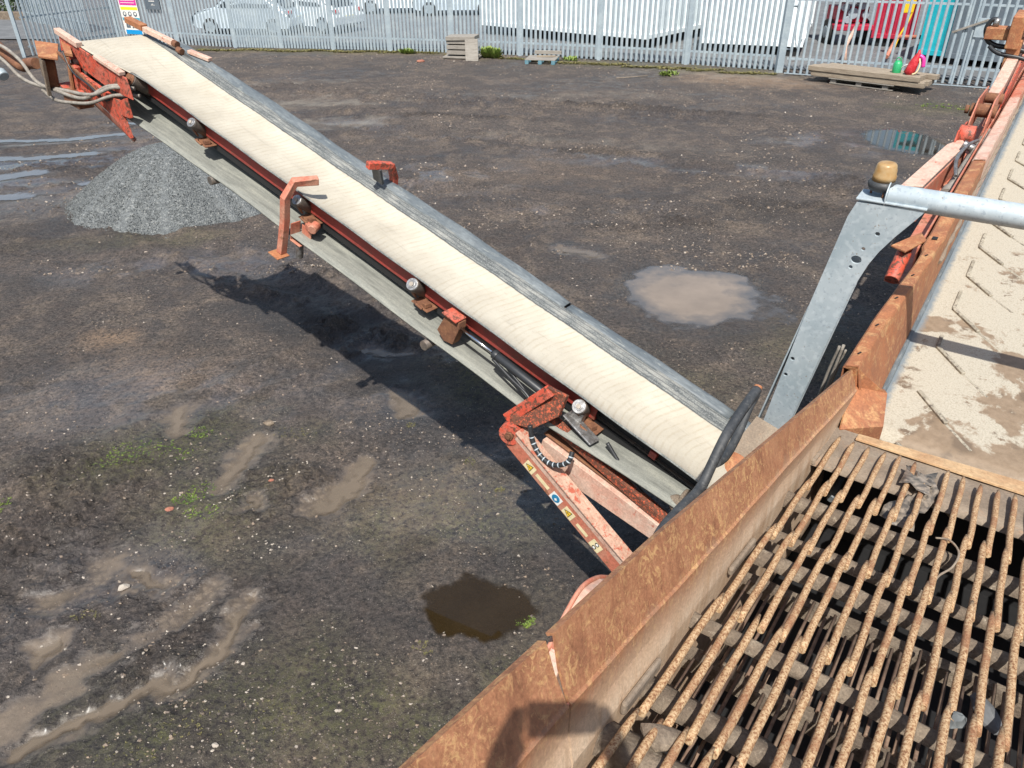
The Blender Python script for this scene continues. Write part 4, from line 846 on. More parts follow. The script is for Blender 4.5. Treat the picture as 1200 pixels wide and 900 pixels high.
# hopper walls
hop = empty('feed_hopper', GF, 'rusty orange steel feed hopper whose tall left wall cuts diagonally across the lower right', 'hopper')
def wtop(y): k = (y+.8)/2.82; return (-.17+.07*k, .30-.10*max(0, min(1, (y-.05)/1.97)))
def wcr(y): k = (y+.7)/2.2; return (-.108+.030*k-.0, .150-.03*k)
def wbot(y): return (-.074, -.005)
def wallsec(y0, y1, name, drop=0., N=40, parent=hop):
    m = MB(); rw = []
    for i in range(N+1):
        y = y0+(y1-y0)*i/N; a, b, c_ = wtop(y), wcr(y), wbot(y); wv = .0035*math.sin(y*4.3)+.002*math.sin(y*17)
        rw.append([(a[0]-drop*.5-.012, y, a[1]-drop-.012), (a[0]-drop*.5, y, a[1]-drop+wv*.5), (a[0]*.5+b[0]*.5-.002-drop*.3+wv, y, a[1]*.5+b[1]*.5-drop*.5), (b[0]+wv*.4, y, b[1]+.004), (b[0]+.007+wv*.4, y, b[1]), (b[0]*.5+c_[0]*.5+wv, y, b[1]*.5+c_[1]*.5), (c_[0], y, c_[1]), (c_[0]+.004, y, -.5), (c_[0]-.02, y, -.9)])
    m.sheet(rw, False); return m.build(name, M['wall'], parent, solid=.008)
wallsec(-.428, 2.02, 'side_wall'); wallsec(-1.6, -.436, 'side_wall', drop=.022)
m = MB(); m.beam((-.154, -.440, .215), (-.150, -.425, .285), .01, .002); 
mm_ = MB(); mm_.tube([(-.1+.0, y, wcr(y)[1]+.003) if 0 else (wcr(y)[0]+.004, y, wcr(y)[1]+.003) for y in np.linspace(-1.5, 1.9, 60)], .0035, 6); mm_.build('weld_seam', M['red_fade'], hop)
_FF = frame((2.05032, 3.20091, 1.76618), (.57143, .81696, .07779), (.81944, -.57317, 0), (-.04459, -.06374, .99697)); _TG = GF.inverted() @ _FF
_g = [_TG @ V(q) for q in ((-.475, -.240, .352), (-.475, -.302, .332), (-.05, -.153, .004), (-.35, -.107, .18), (-.485, -.248, .254), (-.556, -.068, .137), (-.728, -.216, .179), (-.40, -.02, -.02), (-.468, -.258, .322), (-.05, -.153, -.12), (-.35, -.107, -.12), (-.556, -.068, -.12), (-.728, -.216, -.12))]
m = MB(); m.add(_g, [(0, 2, 3, 4), (4, 3, 5, 6), (1, 0, 4, 8), (3, 2, 9, 10), (5, 3, 10, 11), (6, 5, 11, 12)])
m.build('corner_gusset', M['rust'], hop, solid=.008)
for y_, u_ in ((-.28, -.118), (.02, -.098), (.62, -.094), (1.1, -.088), (-.9, -.12)):
    m = MB(); m.cyl((u_, y_, wcr(y_)[1]-.045), (u_+.012, y_, wcr(y_)[1]-.045), .012, 14); m.build('wall_bolt', M['dust'], hop, bevel=.003)
m = MB(); m.box((-.055, .60, -.02), (.018, .22, .03)); m.box((-.055, -.12, -.01), (.016, .20, .04)); m.box((-.06, 1.48, -.02), (.02, .10, .03)); m.build('wall_deposit', M['dust'], hop, bevel=.008)
# opposite wall and lower body
m = MB(); m.sheet([[(UMAX+.15, y, .28), (UMAX+.08, y, .13), (UMAX+.05, y, 0), (UMAX+.05, y, -.9)] for y in (-1.6, 2.0)]); m.build('side_wall', M['wall'], hop, solid=.008)
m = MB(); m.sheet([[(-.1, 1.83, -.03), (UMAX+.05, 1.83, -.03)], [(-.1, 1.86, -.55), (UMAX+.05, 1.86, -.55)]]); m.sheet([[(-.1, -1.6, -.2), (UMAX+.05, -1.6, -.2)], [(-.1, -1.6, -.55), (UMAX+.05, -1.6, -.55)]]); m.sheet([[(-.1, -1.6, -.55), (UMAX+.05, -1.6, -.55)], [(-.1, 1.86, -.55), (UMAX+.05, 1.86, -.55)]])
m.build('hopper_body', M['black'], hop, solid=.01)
# red curved lug outside the wall
LP = [(-.22, -.40, .06), (-.22, -.332, .143), (-.22, -.302, .173), (-.22, -.256, .218), (-.22, -.198, .25), (-.22, -.119, .231), (-.22, -.035, .181), (-.22, .006, .137)]
m = MB(); m.prism(LP+[(-.22, .0, -.05), (-.22, -.40, -.05)], (.045, .0, 0)); lug = m.build('wall_lug', M['pink'], hop, bevel=.004)
m = MB(); m.tube(smoothpath(LP[:-1], 6), .006, 8); m.build('lug_rim', M['red_fade'], lug)
m = MB(); m.cyl((-.205, -.075, .19), (-.19, -.075, .215), .015, 12); m.build('lug_pin', M['red_fade'], lug, bevel=.002)
m = MB(); m.cyl((-.215, -.31, .14), (-.205, -.31, .165), .012, 10); m.build('lug_pin', M['red_fade'], lug, bevel=.002)
# black sleeved grab handle
hd = []
for p in [(.66, 2.63, 1.0), (.78, 2.70, 1.70)]: pass
HPX = [(-.30, 1.252, .279), (-.30, 1.099, .235), (-.30, .975, .177), (-.30, .886, .096), (-.30, .809, .03), (-.30, .642, .024), (-.30, .513, .011), (-.30, .44, -.04)]
m = MB(); m.tube(smoothpath(HPX, 8), .019, 16); hn = m.build('grab_handle', M['rubber'], hop)
m = MB(); m.cyl(V(HPX[0]), V(HPX[0])+V((0, .012, .014)), .016, 16); m.build('handle_end', M['rust'], hn, bevel=.002)
H2 = [(-.30, 1.262, .262), (-.31, 1.235, .20), (-.305, 1.146, .113), (-.30, 1.034, .071), (-.30, .93, .085)]
m = MB(); m.tube(smoothpath(H2, 6), .017, 14); m.build('handle_brace', M['rubber'], hn)
m = MB(); m.prism([(-.42, .80, -.32), (-.30, .86, -.32), (-.29, 1.05, -.25), (-.40, 1.10, -.25)], (0, 0, .012)); m.build('step_bracket', M['rust'], hop, bevel=.003)

# ------------------------------------------------------------------ feed conveyor (right); local x up the belt, y to the right, z off the belt
FO = Vector((2.05032, 3.20091, 1.76618)); fb = Vector((.57143, .81696, .07779)); fh = Vector((.81944, -.57317, 0)); fu = Vector((-.04459, -.06374, .99697))
FF = frame(FO, fb, fh, fu)
fc = empty('feed_conveyor', FF, 'wide feed conveyor with chevron-cleated lime-caked belt running away up the right edge', 'conveyor')
rw = []
for i in range(80):
    s = -.48+.12*i
    rw.append([(s, -.16, .004), (s, -.13, 0), (s, 0, -.002), (s, .25, -.004), (s, .45, -.004), (s, .7, -.002), (s, .95, 0), (s, 1.0, .02)])
m = MB(); m.sheet(rw, True); fbelt = m.build('belt', M['fbelt'], fc, solid=.012)
M['cleat'] = weathered('cleat_rubber', (.30, .27, .21, 1), (.38, .345, .275, 1), (.14, .12, .095, 1), 9, 70, rough=.9, sth=(.5, .6))
M['cleat_dark'] = plain('cleat_side_rubber', (.10, .095, .085, 1), .8)
for k in range(-1, 17):
    s0 = .48*k; ls = 1 if k > 1 else (.55 if k > -1 else .4)
    for sg in (0, 1):
        f = lambda y: (y if not sg else .84-y)
        m = MB()
        if k > 0: m.beam((s0+.24*ls, f(.0), .010), (s0+.005, f(.0), .008), .018, .028)
        m.beam((s0, f(.0), .008), (s0-.21, f(.16), .008), .022, .030); m.beam((s0-.21, f(.16), .004), (s0-.36, f(.29), .003), .016, .014)
        m.build('cleat', M['cleat'], fbelt, bevel=.004)
def ftop(s):
    pts = [(-1.12, .36), (-.47, .354), (0, .352), (.7, .388), (1.5, .40), (2.5, .36), (4, .27), (6, .2), (9.5, .15)]
    for (a, b), (c_, d) in zip(pts, pts[1:]):
        if s <= c_: return b+(d-b)*(s-a)/(c_-a)
    return .15
def fhh(s):
    pts = [(-2, -.235), (-.47, -.235), (0, -.223), (.7, -.170), (1.1, -.16), (12, -.16)]
    for (a, b), (c_, d) in zip(pts, pts[1:]):
        if s <= c_: return b+(d-b)*(s-a)/(c_-a)
def fwall(s0, s1, name, mat, din=0, N=24, wd=.082):
    m = MB(); rw = []
    for i in range(N+1):
        s = s0+(s1-s0)*i/N; z = ftop(s)+din; wv = .003*math.sin(s*7)+.0025*math.sin(s*19)
        h_ = fhh(s); wd_ = wd if s > .9 else .066; rw.append([(s, h_-wd_, z-.28), (s, h_-wd_-.004, z-.022+wv), (s, h_-wd_+.006, z-.010+wv), (s, h_-.006+wv, z+.002), (s, h_+wv, z-.010), (s, (h_-.156)/2, z*.5), (s, -.156, .012)])
    m.sheet(rw, False); return m.build(name, mat, fc, solid=.006)
fwall(-.47, 1.05, 'side_wall', M['rust']); fwall(1.055, 2.7, 'side_wall', M['rust'], -.01); fwall(2.705, 5.0, 'side_wall', M['pink'], -.0); fwall(5.005, 9.0, 'side_wall', M['red_fade'], .0)
for s_a in (-.35, -.05, .25, .52, .78):
    m = MB(); m.box((s_a, fhh(s_a)-.035, ftop(s_a)-.001), (.022, .007, .003), (0, 0, .4)); m.build('bolt_slot', M['black'], fc)
m = MB(); m.tube([(s, -.150, .012+.004*math.sin(s*9)) for s in np.linspace(-1.0, 9, 90)], .016, 8); m.build('skirt_strip', M['skirt'], fc)
m = MB(); m.tube([(s, -.152, ftop(s)*.55+.01*math.sin(s*6)) for s in np.linspace(1.1, 6.5, 70)], [.012+.006*math.sin(i*1.7) for i in range(70)], 8); m.build('dirt_ridge', M['dust'], fc)
m = MB(); m.beam((1.0, -.275, .245), (9, -.275, .0), .012, .16); m.beam((1.0, -.34, .08), (9, -.34, -.1), .14, .012); m.build('outer_rail', M['red_fade'], fc, bevel=.003)
m = MB(); m.sheet([[(-.45, 1.0, .35), (-.45, 1.0, 0)], [(9, 1.0, .35), (9, 1.0, 0)]]); m.build('side_wall', M['rust'], fc, solid=.01)
m = MB()
for s in np.arange(0, 9, 1.2): m.cyl((s, -.2, -.06), (s, 1.0, -.06), .045, 16)
m.build('idler_set', M['roller'], fc)
m = MB(); m.sheet([[(-.5, -.24, -.16), (-.5, 1.0, -.16)], [(9, -.24, -.16), (9, 1.0, -.16)]]); m.build('return_belt', M['rubber'], fc, solid=.012)
# folding links and rams on its outer side
m = MB(); m.prism([(2.30, -.62, .20), (3.40, -.50, .20), (3.60, -.42, .20), (3.45, -.37, .20), (2.35, -.48, .20)], (0, 0, .012)); m.build('folding_link', M['pink'], fc, bevel=.003)
m = MB(); m.prism([(2.32, -.475, .20), (3.42, -.365, .20), (3.42, -.365, .06), (2.32, -.475, -.05)], (0, .012, 0)); m.build('link_web', M['red_fade'], fc, bevel=.003)
m = MB(); m.cyl((3.62, -.46, .24), (3.62, -.34, .24), .075, 22); m.prism([(3.45, -.47, .16), (3.75, -.45, .16), (3.80, -.44, .30), (3.5, -.46, .30)], (0, .014, 0)); m.build('link_lug', M['red_bright'], fc, bevel=.004)
m = MB(); m.cyl((2.5, -.33, .12), (3.9, -.27, .20), .035, 18); m.cyl((2.5, -.33, .12), (2.6, -.326, .125), .05, 18); m.build('fold_ram', M['hose_dust'], fc, bevel=.003)
m = MB(); m.cyl((3.3, -.30, .23), (3.3, -.38, .26), .03, 14); m.tube(smoothpath([(2.7, -.32, .2), (2.9, -.36, .26), (3.2, -.34, .28), (3.5, -.3, .24)], 6), .014, 8); m.build('hose_fitting', M['steel'], fc, bevel=.002)
m = MB(); m.cyl((4.05, -.46, .33), (4.05, -.26, .33), .055, 20); m.cyl((4.05, -.50, .33), (4.05, -.47, .33), .035, 12); m.cyl((4.45, -.40, .34), (4.45, -.26, .34), .045, 18); m.build('pivot_pin', M['rust_dark'], fc, bevel=.004)
m = MB(); 
for y in (-.42, -.30): m.prism([(3.7, y, .18), (4.65, y, .22), (4.62, y, .40), (4.0, y, .44), (3.72, y, .32)], (0, .012, 0))
m.build('pivot_cheek', M['red_fade'], fc, bevel=.004)
m = MB(); m.beam((4.6, -.36, .26), (8.0, -.36, .52), .10, .10); m.build('upper_link', M['pink'], fc, bevel=.004)
m = MB(); m.beam((4.65, -.275, .22), (8.0, -.275, .42), .012, .16); m.build('upper_link_web', M['red_bright'], fc, bevel=.003)
m = MB(); m.cyl((1.05, -.345, .26), (.88, -.355, .15), .042, 18); m.cyl((1.12, -.34, .30), (1.05, -.345, .26), .035, 14); m.build('fold_ram', M['red_bright'], fc, bevel=.004)
m = MB(); m.prism([(1.0, -.42, .30), (1.20, -.30, .33), (1.10, -.25, .33), (.95, -.33, .30)], (0, 0, .012)); m.build('ram_ear', M['rust'], fc, bevel=.003)
m = MB(); m.box((1.02, -.205, ftop(1.02)+.001), (.035, .028, .006)); m.build('bolt_hole', M['black'], fc)
m = MB(); m.box((5.95, -.40, .64), (.40, .12, .30)); m.box((5.95, -.30, .74), (.34, .22, .12), (.3, 0, 0)); m.box((5.9, -.38, .42), (.22, .12, .3)); m.build('lock_bracket', M['rust'], fc, bevel=.01)
m = MB(); m.box((5.9, -.56, .61), (.16, .22, .11)); m.build('lock_arm', M['rust'], fc, bevel=.008)
hose([(5.9, -.10, .40), (5.9, -.289, .455), (5.9, -.415, .478), (5.9, -.556, .492), (5.9, -.639, .543), (5.9, -.673, .638), (5.9, -.649, .718), (5.9, -.60, .73)], .024, M['hose'], 'black_hose', fc)
hose([(5.8, -.10, .36), (5.8, -.30, .41), (5.8, -.50, .44), (5.85, -.60, .49)], .020, M['hose'], 'black_hose', fc)
m = MB(); m.cyl((5.9, -.60, .74), (5.9, -.60, .66), .03, 12); m.build('hose_end', M['steel'], fc)

# ------------------------------------------------------------------ galvanised arch with beacon, in a plane square to the feed conveyor
AF = frame(FO+fb*.0258, fb, fh, fu)
arch = empty('roll_hoop', AF, 'galvanised steel arch: gusseted post with round holes and a tube over the feed belt', 'frame')
t0 = V((0, -.36, .968)); t1 = V((0, 1.35, .968))
m = MB(); m.tube([t0, t1], .052, 40); m.build('cross_tube', M['galv'], arch, bevel=.002)
m = MB(); m.cyl(t0+V((0, -.006, 0)), t0+V((0, .0, 0)), .066, 32); m.build('tube_flange', M['galv'], arch, bevel=.002)
def plate_with_holes(name, outline, holes, x0, th, mat, parent):
    # outline and holes in (y, z); holes cut with a boolean so that they stay real openings
    m = MB(); m.prism([(x0, a, b) for a, b in outline], (th, 0, 0)); o = m.build(name, mat, parent)
    hm = MB()
    for (a, b, r1, r2) in holes:
        P_ = [(x0-.05, a+r1*math.cos(k*math.pi/14), b+r2*math.sin(k*math.pi/14)) for k in range(28)]; hm.prism(P_, (th+.1, 0, 0))
    c_ = hm.build('tmp', mat, parent); md = o.modifiers.new('holes', 'BOOLEAN'); md.operation = 'DIFFERENCE'; md.object = c_; md.solver = 'EXACT'
    dg = bpy.context.evaluated_depsgraph_get(); ev = o.evaluated_get(dg); nm = bpy.data.meshes.new_from_object(ev); o.modifiers.clear(); o.data = nm
    bpy.data.objects.remove(c_)
    bv = o.modifiers.new('bevel', 'BEVEL'); bv.width = .0025; bv.segments = 2; bv.limit_method = 'ANGLE'; bv.angle_limit = R(50)
    return o
OUT = [(-.479, .934), (-.19, .948), (-.20, .925), (-.285, .80), (-.335, .715), (-.368, .64), (-.41, .50), (-.545, -.25), (-.70, -1.10), (-.88, -1.10), (-.735, -.55), (-.60, .34), (-.505, .86)]
plate_with_holes('post_plate', OUT, [(-.36, .80, .011, .010), (-.405, .715, .009, .009), (-.425, .655, .024, .020), (-.442, .612, .009, .009), (-.625, .02, .011, .011), (-.645, -.09, .011, .011)], -.058, .010, M['galv'], arch)
plate_with_holes('rear_plate', OUT, [(-.425, .655, .024, .020)], .048, .008, M['galv'], arch)
m = MB(); m.beam((0, -.420, .50), (0, -.706, -1.10), .094, .008, (0, 1, 0)); m.beam((0, -.60, .34), (0, -.88, -1.10), .094, .008, (0, 1, 0)); m.build('post_web', M['galv'], arch, bevel=.002)
m = MB(); m.box((0, -.335, .952), (.13, .30, .010)); m.build('top_plate', M['galv'], arch, bevel=.003)
m = MB(); m.tube([(.0, -.83, -1.1), (0.0, -.88, -1.5)], .05, 12); m.box((0, -.84, -1.12), (.2, .3, .015)); m.build('post_foot', M['rust_dark'], arch)
m = MB(); m.tube(smoothpath([(.07, -.47, -.4), (.08, -.44, -.15), (.08, -.41, .1)], 5), .008, 8); m.tube(smoothpath([(.09, -.49, -.4), (.10, -.46, -.1), (.09, -.43, .08)], 5), .008, 8); m.tube(smoothpath([(.12, -.46, -.5), (.13, -.43, -.15), (.12, -.40, .05)], 5), .006, 8); m.build('cable', M['hose_dust'], arch)
# beacon
bc = V((.02, -.400, .985))
bea = MB(); bea.tube([bc+V((0, 0, .0)), bc+V((0, 0, .018)), bc+V((0, 0, .030)), bc+V((0, 0, .042))], [.052, .060, .060, .044], 36); beacon = bea.build('beacon', M['rubber'], arch); beacon.location = bc*(1-1.06); beacon.scale = (1.06, 1.06, 1.06)
m = MB(); m.tube([bc+V((0, 0, .040)), bc+V((0, 0, .062)), bc+V((0, 0, .066)), bc+V((0, 0, .088)), bc+V((0, 0, .092)), bc+V((0, 0, .106)), bc+V((0, 0, .113)), bc+V((0, 0, .116))], [.048, .0475, .045, .044, .042, .040, .034, .020], 36); m.build('amber_lens', M['amber'], beacon)
m = MB()
for k in range(3):
    a = k*2.1+.6; m.cyl(bc+V((.04*math.cos(a), .04*math.sin(a), -.035)), bc+V((.04*math.cos(a), .04*math.sin(a), .004)), .005, 8)
m.build('mounting_stud', M['rust_dark'], beacon)

# ------------------------------------------------------------------ machine body under hopper and conveyors
ch = empty('tracked_chassis', Matrix.Translation((0, 0, 0)) @ frame((1.15, 2.0, 0), (.593, .805, 0), (.805, -.593, 0), (0, 0, 1)), 'dark rusty tracked chassis carrying the hopper and conveyors', 'machine')
ch.matrix_world = frame((1.15, 2.0, 0), (.593, .805, 0), (-.805, .593, 0), (0, 0, 1))
m = MB(); m.box((.2, -.55, .95), (4.6, .16, .35)); m.box((.2, .25, .95), (4.2, .16, .35)); m.box((-.8, -.15, .9), (.2, .9, .3)); m.box((1.4, -.15, .9), (.2, .9, .3)); m.build('frame_beam', M['red_fade'], ch, bevel=.01)
for y0 in (-.95, .30):
    m = MB(); N = 60; L_ = 1.2; rt = .30; P_ = []
    for k in range(N):
        d_ = k/N*(4*L_+2*math.pi*rt)
        if d_ < 2*L_: P_.append((-L_+d_, rt))
        elif d_ < 2*L_+math.pi*rt: a = (d_-2*L_)/rt; P_.append((L_+rt*math.sin(a), rt*math.cos(a)))
        elif d_ < 4*L_+math.pi*rt: P_.append((L_-(d_-2*L_-math.pi*rt), -rt))
        else: a = (d_-4*L_-math.pi*rt)/rt; P_.append((-L_-rt*math.sin(a), -rt*math.cos(a)))
    for k in range(N):
        a, b = P_[k], P_[(k+1) % N]; m.beam((a[0]-.6, y0, a[1]+.33), (b[0]-.6, y0, b[1]+.33), .30, .03, (0, 1, 0) if 0 else (0, 0, 1) if abs(b[0]-a[0]) > .01 else (1, 0, 0))
    m.box((-.6, y0, .33), (2.3, .18, .34)); m.build('track', M['tread'], ch)
m = MB(); m.box((2.9, -.15, 1.0), (1.3, .8, .35)); m.build('power_box', M['red'], ch, bevel=.01)
wk = empty('service_walkway', GF, 'steel walkway across the back of the hopper', 'walkway')
m = MB(); m.box((.40, -1.55, -.06), (1.3, .62, .04)); m.build('tread_plate', M['steel'], wk, bevel=.004)
m = MB()
for x_ in (-.2, 1.0): m.beam((x_, -1.55, -.08), (x_, -1.55, -1.6), .06, .06, (1, 0, 0))
m.build('walkway_leg', M['red_fade'], wk)

# ------------------------------------------------------------------ palisade fence
def palisade(p0, p1, n, h=2.4, parent=None, name='pale_panel', wpl=.088, z0=.02, rails=(.40, 1.95), mat=None, base=0.):
    p0, p1 = V(p0), V(p1); d = (p1-p0); L = d.length; d.normalize(); nrm = V((d.y, -d.x, 0)); mt = mat or M['galv_far']
    m = MB()
    for i in range(n):
        c_ = p0+d*(L*(i+.5)/n); z1 = h
        pr0 = [(-wpl/2, -.004), (-wpl*.22, .012), (wpl*.22, .012), (wpl/2, -.004), (wpl*.2, .008), (-wpl*.2, .008)]
        lean = random.uniform(-.006, .006)
        rw = [[c_+d*(a+lean*k)+nrm*(b+.012)+V((0, 0, z)) for a, b in pr0[:4]] for k, z in ((0, z0+base), (1, z1+base))]
        m.sheet(rw)
    o = m.build(name, mt, parent, solid=.003)
    r0 = MB()
    for z in rails: r0.beam(p0+V((0, 0, z+base)), p1+V((0, 0, z+base)), .008, .055); r0.beam(p0+V((0, 0, z+base+.024))-nrm*.02, p1+V((0, 0, z+base+.024))-nrm*.02, .045, .006)
    r0.build('rail', mt, o if parent is None else parent)
    return o
def post(p, h, parent, s=.075, name='post', mat=None):
    m = MB(); m.box((p[0], p[1], h/2-.1), (.012, s, h+.2)); m.box((p[0]-.03, p[1]-s/2, h/2-.1), (.06, .012, h+.2)); m.box((p[0]+.03, p[1]-s/2, h/2-.1), (.06, .012, h+.2)) ; return m.build(name, mat or M['galv_far'], parent)
FP = [(-15.02, 31.72), (-12.45, 30.75), (-10.0, 29.85), (-8.25, 29.55), (-6.3, 29.2), (-4.22, 28.75), (-2.0, 28.12), (.34, 27.38), (2.89, 26.42), (5.5, 25.27), (7.9, 24.1)]
fen = empty('palisade_fence', (FP[5][0], FP[5][1], 0), 'long galvanised palisade fence with flat upright pales running across the whole background', 'fence')
fen_i = Matrix.Translation((-FP[5][0], -FP[5][1], 0))
off = V((FP[5][0], FP[5][1], 0))
for a, b in zip(FP, FP[1:]): palisade(V((a[0], a[1], 0))-off, V((b[0], b[1], 0))-off, 17, parent=fen)
for a in FP[:-1]: post((a[0]-off.x, a[1]-off.y, 0), 2.4, fen)
lg = empty('palisade_fence', (-15.7, 29.9, 0), 'short galvanised palisade gate panel closing the far left corner behind the conveyor head', 'gate')
palisade(V((-16.5, 28.05, 0))-V((-15.7, 29.9, 0)), V((-15.1, 31.6, 0))-V((-15.7, 29.9, 0)), 22, parent=lg, rails=(.30, 1.2, 1.95), wpl=.09)
post((-16.62+15.7, 27.9-29.9, 0), 2.6, lg, .14); post((-15.05+15.7, 31.7-29.9, 0), 2.6, lg, .12)
lg.name = 'palisade_gate'
bk = empty('palisade_fence', (-22, 40, 0), 'distant palisade fence stretch at the top left corner beside the green bank', 'fence')
palisade(V((-1, -.5, 0)), V((4.5, -5.5, 0)), 40, parent=bk); 
# gate at right
gt = empty('palisade_gate', (10.5, 22.35, 0), 'wide galvanised palisade double gate with latch plate at the right of the yard', 'gate')
go = V((10.5, 22.35, 0)); G1, G2, G3 = V((8.05, 23.5, 0)), V((12.06, 21.66, 0)), V((14.9, 19.75, 0))
palisade(G1-go, G2-go, 25, parent=gt, name='gate_leaf', wpl=.07, rails=(.42, 1.95)); palisade(G2-go+V((.08, -.05, 0)), G3-go, 18, parent=gt, name='gate_leaf', wpl=.075, rails=(.42, 1.95))
for p in (G2+V((-.03, .02, 0)), G2+V((.09, -.06, 0))):
    m = MB(); m.box(p-go+V((0, 0, 1.2)), (.05, .05, 2.4)); m.build('gate_stile', M['galv_far'], gt)
gd = (G3-G2).normalized(); gnm = V((gd.y, -gd.x, 0))
m = MB(); c_ = G2-go+gd*.42+gnm*.05+V((0, 0, 1.42)); m.box(c_, (.52, .012, .46), (0, 0, math.atan2(gd.y, gd.x))); m.build('latch_plate', M['galv_far'], gt, bevel=.004)
m = MB(); m.beam(G2-go-gd*.35+gnm*.08+V((0, 0, 1.28)), G2-go+gd*.42+gnm*.08+V((0, 0, 1.62)), .04, .05); m.build('slide_bolt', M['hose_dust'], gt, bevel=.004)
m = MB(); m.beam(G1-go+gnm*.05+V((4.0, -1.83, .03))*.0+V((0, 0, .03)), G3-go+gnm*.05+V((0, 0, .03)), .05, .02); m.build('ground_stop', M['galv_far'], gt)
gp = empty('gate_post', (7.98, 23.85, 0), 'stout square galvanised gate post standing forward of the fence line', 'post')
m = MB(); m.box((0, 0, 1.4), (.20, .20, 2.9)); m.build('post_shaft', M['galv_far'], gp, bevel=.01)
for z in (.62, 1.75):
    m = MB(); m.cyl((.10, 0, z), (.27, -.05, z), .022, 12); m.cyl((.25, -.05, z-.05), (.25, -.05, z+.06), .035, 12); m.build('hinge', M['galv_far'], gp)
m = MB(); m.tube(smoothpath([(.3, -.02, 1.4), (.33, -.03, .9), (.42, -.05, .65), (.5, -.1, .9)], 6), .012, 8); m.build('chain', M['galv_far'], gp)

# signs on the fence
def on_fence(px_, y_, z_, w_, h_, name, mat, label, cat):
    pass
fd = (V((FP[1][0], FP[1][1], 0))-V((FP[0][0], FP[0][1], 0))).normalized(); fnn = V((fd.y, -fd.x, 0)); fx = Matrix((fd, -fnn, V((0, 0, 1)))).transposed()
SB = V((-14.62, 31.56, 0))+fnn*.06
sgn = empty('safety_sign', frame(SB, fd, fnn*-1, (0, 0, 1)), 'tall white site safety board with pink, yellow and blue bands fixed to the fence', 'sign')
Wd = .86
m = MB(); m.box((.45, -.03, 1.30), (Wd, .01, 2.0)); m.build('board', M['st_white'], sgn, bevel=.002)
M['sg_pink'] = plain('sign_magenta', (.62, .04, .30, 1), .4); M['sg_blue'] = plain('sign_blue', (.01, .28, .62, 1), .4); M['sg_teal'] = plain('sign_teal', (.08, .35, .45, 1), .4); M['sg_yel'] = plain('sign_yellow', (.85, .72, .03, 1), .4)
def band(z0, z1, x0, x1, mat, nm='sign_band'):
    m = MB(); m.box(((x0+x1)/2, -.038, (z0+z1)/2), (x1-x0, .004, z1-z0)); m.build(nm, mat, sgn)
band(1.30, 1.62, .07, .86, M['sg_pink']); band(1.14, 1.24, .07, .86, M['sg_yel']); band(.78, .88, .05, .87, M['sg_teal']); band(.31, .46, .08, .84, M['sg_blue']); band(.52, .68, .70, .88, M['sg_yel'])
for z in (1.38, 1.46, 1.54): 
    m = MB(); m.box((.46, -.042, z), (.66, .004, .018)); m.build('text_line', M['st_white'], sgn)
for x_, z in ((.20, 1.0), (.45, 1.0), (.70, 1.0)):
    m = MB(); m.cyl((x_, -.036, z), (x_, -.042, z), .085, 20); o_ = m.build('pictogram', M['grey_box'], sgn); m = MB(); m.cyl((x_+.01, -.042, z+.01), (x_+.01, -.046, z+.01), .045, 14); m.build('pictogram_face', M['st_white'], o_)
for x_ in (.20, .30): 
    m = MB(); m.prism([(x_-.05, -.036, .53), (x_+.05, -.036, .53), (x_+.04, -.036, .66), (x_, -.036, .70), (x_-.04, -.036, .66)], (0, -.005, 0)); m.build('pictogram', M['grey_box'], sgn)
for x_, z in ((.46, .62), (.58, .62), (.46, .54), (.6, .53)):
    m = MB(); m.box((x_, -.038, z), (.06, .004, .05)); m.build('pictogram', M['grey_box'], sgn)
sg2 = empty('company_sign', frame(V((-13.42, 31.1, 0))+fnn*.06, fd, fnn*-1, (0, 0, 1)), 'dark grey square board with one white text line beside the safety board', 'sign')
m = MB(); m.box((.33, -.03, 1.64), (.66, .01, .92)); m.build('board', M['grey_box'], sg2, bevel=.002)
m = MB(); m.box((.33, -.038, 1.46), (.26, .004, .028)); m.box((.37, -.038, 1.33), (.18, .004, .014)); m.box((.35, -.038, 1.36), (.07, .004, .02)); m.build('lettering', M['st_white'], sg2)

# ------------------------------------------------------------------ timber, pallets, canisters
ts_d = (V((10.85, 19.95, 0))-V((8.35, 22.25, 0))); 
TB = V((8.45, 22.15, 0)); dx_ = V((.693, -.721, 0)).normalized(); dy_ = V((.721, .693, 0))
TF = frame((9.55, 21.15, 0), V((.707, -.707, 0)), V((.707, .707, 0)), (0, 0, 1))
TF = frame((9.45, 21.25, 0), V((.715, -.699, 0)), V((.699, .715, 0)), (0, 0, 1))
plt = empty('pallet', TF, 'low weathered pallet under the stack of heavy timber sleepers near the gate', 'pallet', 'pallets')
m = MB()
for y in (.08, .5, .95): m.box((-.1, y, .015), (1.7, .10, .022))
m.build('bottom_board', M['timber_grey'], plt, bevel=.003)
for x in (-.85, -.15, .55):
    m = MB()
    for y in (.08, .5, .95): m.box((x, y, .075), (.15, .10, .10))
    m.build('block', M['timber_grey'], plt, bevel=.004)
m = MB()
for y in (.04, .28, .52, .76, 1.0): m.box((-.1, y, .139), (1.75, .11, .022))
m.build('top_board', M['timber_grey'], plt, bevel=.003)
slp = [((0, .06, .215), (3.0, .13, .125), 'front lower'), ((-.12, .04, .345), (2.96, .14, .12), 'front upper'), ((-.02, .24, .215), (2.9, .2, .125), ''), ((-.15, .26, .342), (2.9, .2, .12), ''), ((.0, .50, .215), (2.95, .22, .12), ''), ((-.1, .52, .338), (2.8, .24, .12), ''), ((.0, .80, .215), (2.9, .22, .12), ''), ((.1, .82, .335), (2.9, .22, .115), '')]
lb = ['lower front timber sleeper of the stack by the gate', 'upper front timber sleeper of the stack by the gate']
